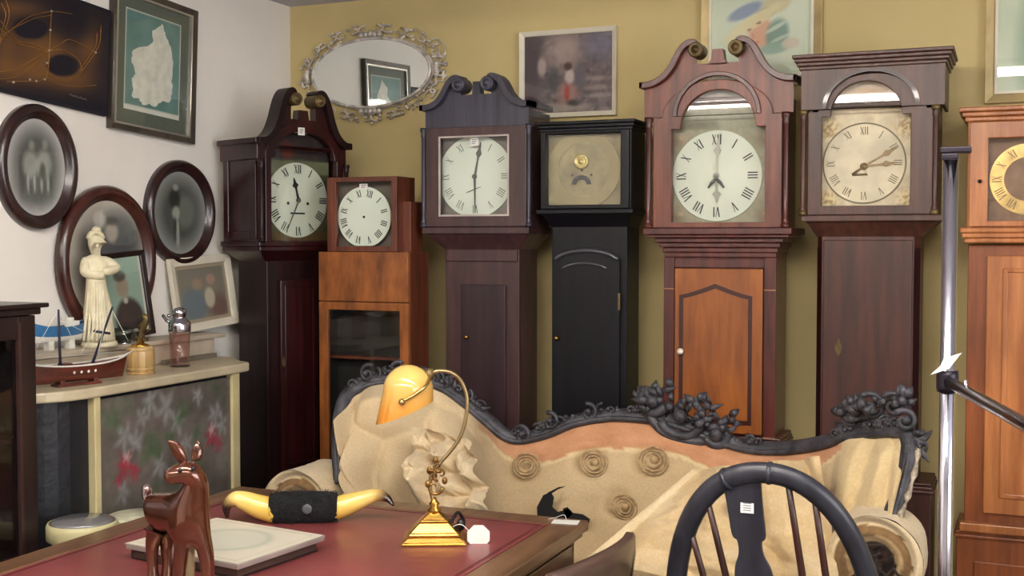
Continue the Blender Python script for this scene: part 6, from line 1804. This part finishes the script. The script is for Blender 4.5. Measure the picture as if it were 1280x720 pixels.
pl = [(0.215 * cos(2 * PI * i / 40) * (1.0 if sin(2 * PI * i / 40) < 0 else 1.05), 0.175 + 0.2 * sin(2 * PI * i / 40)) for i in range(40)]
MB().prismz(pl, SZ - 0.035, SZ).build('seat', M_chair, r, bevel=0.008)
legs = []
for x, y, x2, y2 in ((-0.13, 0.05, -0.19, -0.03), (0.13, 0.05, 0.19, -0.03), (-0.13, 0.30, -0.18, 0.36), (0.13, 0.30, 0.18, 0.36)):
    a, b = Vector((x, y, SZ - 0.03)), Vector((x2, y2, 0.0))
    legs.append((a, b)); MB().tube([a.lerp(b, t) for t in (0, .2, .3, .5, .65, .7, .85, 1)], [0.014, 0.019, 0.013, 0.02, 0.016, 0.012, 0.016, 0.012], 10).build('leg', M_chair, r)
for i, j in ((0, 2), (1, 3)):
    MB().tube([legs[i][0].lerp(legs[i][1], .55), legs[j][0].lerp(legs[j][1], .55)], 0.010, 8).build('stretcher', M_chair, r)
a = legs[0][0].lerp(legs[0][1], .55).lerp(legs[2][0].lerp(legs[2][1], .55), .5); b = legs[1][0].lerp(legs[1][1], .55).lerp(legs[3][0].lerp(legs[3][1], .55), .5)
MB().tube([a, b], 0.010, 8).build('stretcher', M_chair, r)

# ------------------------------------------------------------------ brown chair facing the desk, only its top rail in view
M_ch2 = wood('worn_brown_chair', (64, 46, 40), (100, 76, 66), 0.38, (4, 1.5, 14), coat=0.3)
pa = on_z(787, 668, 0.80); pb = on_z(700, 735, 0.765)
d = Vector((pb.x - pa.x, pb.y - pa.y, 0)); ang = math.atan2(-d.x, d.y) - PI   # local y runs along the rail
ln = 0.47
ctr = Vector((pa.x, pa.y, 0)) + d.normalized() * (ln / 2)
r = thing('desk_chair', 'brown wooden chair with broad curved top rail, at the right side of the desk', 'chair', (ctr.x, ctr.y, 0), math.atan2(d.y, d.x) + PI / 2)
# local x across the rail (towards the viewer's right), local y along the rail
vs = []; fs = []; nn = 28
def railp(t):
    y = -ln / 2 + ln * t; e = 2 * t - 1
    top_z = 0.824 - 0.012 * e * e - 0.05 * max(0, abs(e) - 0.86) / 0.14
    return y, 0.05 * (1 - e * e), top_z, top_z - 0.105 + 0.025 * abs(e) ** 3
for i in range(nn + 1):
    y, bx_, zt, zb = railp(i / nn)
    for dx, z in ((-0.011, zt - 0.006), (-0.006, zt), (0.012, zt), (0.016, zt - 0.008), (0.006, zb), (-0.012, zb)): vs.append((bx_ + dx, y, z))
for i in range(nn):
    for j in range(6): fs.append((6 * i + j, 6 * i + (j + 1) % 6, 6 * (i + 1) + (j + 1) % 6, 6 * (i + 1) + j))
fs += [tuple(range(6)), tuple(range(6 * nn, 6 * nn + 6))[::-1]]
MB().add(vs, fs, 0, True).build('top_rail', M_ch2, r)
for i in range(6):
    y, bx_, zt, zb = railp(0.1 + 0.8 * i / 5)
    MB().tube([(bx_, y, zb + 0.01), (bx_ * 0.6 - 0.02, y * 0.95, 0.6), (-0.05, y * 0.9, 0.44)], [0.008, 0.010, 0.008], 9).build('spindle', M_ch2, r)
pl = [(-0.17 + 0.15 * cos(2 * PI * i / 36), 0.20 * sin(2 * PI * i / 36)) for i in range(36)]
MB().prismz(pl, 0.415, 0.445).build('seat', M_ch2, r, bevel=0.006)
for x, y in ((-0.06, -0.13), (-0.06, 0.13), (-0.27, -0.12), (-0.27, 0.12)):
    MB().tube([(x, y, 0.42), (x * 1.05, y * 1.15, 0.2), (x * 1.1, y * 1.25, 0)], [0.014, 0.018, 0.012], 10).build('leg', M_ch2, r)

# ------------------------------------------------------------------ chrome display rail at the right
q = on_y(1187, 300, 2.34); p2 = on_y(1177, 720, 2.34)
r = thing('display_rail', 'upright chrome display rail with dark top cap and side bar, at the right', 'stand', (q.x, 2.34, 0))
zt = on_y(1190, 192, 2.34).z
MB().tube([(0, 0, 0.012), (0, 0, zt)], 0.0138, 16).build('post', M_chrome, r)
M_dkm = plain('dark_gunmetal', (42, 36, 46), 0.35, 0.5)
MB().box(-0.018, 0.036, -0.016, 0.016, zt, zt + 0.012).box(-0.016, 0.014, -0.016, 0.016, zt - 0.012, zt).build('top_cap', M_dkm, r, bevel=0.003)
zb = on_y(1185, 477, 2.33).z
e = on_z(1282, 531, zb)
ev = Vector((e.x - q.x, e.y - 2.34, 0)); 
M_gun = plain('dark_chrome', (92, 82, 88), 0.2, 0.9)
MB().tube([(0, 0, zb), tuple(ev + Vector((0, 0, zb))), tuple(ev * 1.6 + Vector((0, 0, zb)))], 0.0105, 12).build('side_bar', M_gun, r)
MB().lathe([(0.019, -0.02), (0.020, -0.012), (0.020, 0.012), (0.019, 0.02)], (0, 0, zb), 16).build('joint_collar', M_dkm, r)
MB().tube([tuple(ev * .28 + Vector((0, 0, zb))), tuple(ev * .28 + Vector((0, 0, zb + 0.02)))], 0.003, 6).build('bar_hook', M_chrome, r)
m = MB(); a = Vector((-0.025, -0.022, zb + 0.018))
m.add([(-0.030, -0.024, zb + 0.012), (0.004, -0.024, zb + 0.026), (0.022, -0.023, zb + 0.052), (0.026, -0.022, zb + 0.056), (-0.006, -0.022, zb + 0.044), (-0.012, -0.024, zb + 0.03)], [(0, 1, 2, 3, 4, 5)])
o = m.build('paper_tie', M_paper, r); o['label'] = 'scrap of white paper tied at the joint'
for a in range(4):
    an = PI / 2 * a + PI / 4
    MB().tube([(0, 0, 0.03), (0.18 * cos(an), 0.18 * sin(an), 0.012)], [0.012, 0.010], 10).build('foot', M_chrome, r)
# dark trunk standing behind the sofa's right end
# ------------------------------------------------------------------ ceiling lights, world, camera
M_tube = emis('fluorescent_glow', (255, 248, 236), 47.0)
M_fit = plain('fitting_white', (228, 228, 228), 0.5)
def batten(x0, x1, y, label):
    r = thing('ceiling_light', label, 'light', ((x0 + x1) / 2, y, CEIL), 0, 'ceiling lights')
    h = (x1 - x0) / 2
    MB().box(-h, h, -0.05, 0.05, -0.045, -0.001).build('housing', M_fit, r, bevel=0.004)
    for dy in (-0.035, 0.035):
        MB().tube([(-h + 0.02, dy, -0.065), (h - 0.02, dy, -0.065)], 0.018, 10).build('fluorescent_tube', M_tube, r)
    return r
batten(-2.5, 0.9, -0.1, 'long twin-tube ceiling light over the front of the shop')
batten(-1.7, 0.6, 1.45, 'twin-tube ceiling light over the desk')

# made-up window frame on the unseen right wall, added to hold a fill light
wf = MB()
for a in ((-1.2, -1.12), (0.36, 0.44), (1.92, 2.0)): wf.box(3.16, 3.2, a[0], a[1], 0.8, 2.2)
wf.box(3.16, 3.2, -1.2, 2.0, 0.74, 0.8).box(3.16, 3.2, -1.2, 2.0, 2.2, 2.26)
struct(wf.build('added_window_1', M_fit, bevel=0.004))
ld = bpy.data.lights.new('added_fill', 'AREA'); ld.shape = 'RECTANGLE'; ld.size = 1.4; ld.size_y = 3.0; ld.energy = 72; ld.color = (0.93, 0.96, 1.0)  # added fill light that brightens the white wall
lo = bpy.data.objects.new('added_fill', ld); C.objects.link(lo); lo.location = (3.14, 0.4, 1.5); lo.rotation_euler = (0, R(90), 0)

w = bpy.data.worlds.new('world'); bpy.context.scene.world = w; w.use_nodes = True
w.node_tree.nodes['Background'].inputs[0].default_value = lin((200, 205, 215)); w.node_tree.nodes['Background'].inputs[1].default_value = 0.3

cam = bpy.data.cameras.new('camera'); co = bpy.data.objects.new('camera', cam); C.objects.link(co)
cam.sensor_width = 36; cam.lens = FPX / 1280 * 36; cam.clip_start = 0.05
co.location = EYE; co.rotation_euler = (PI / 2 - PITCH, 0, YAW)
bpy.context.scene.camera = co
sc = bpy.context.scene
sc.view_settings.view_transform = 'Standard'
sc.view_settings.look = 'None'
sc.view_settings.exposure = 0.56
sc.cycles.use_denoising = True
sc.cycles.max_bounces = 8; sc.cycles.transparent_max_bounces = 16
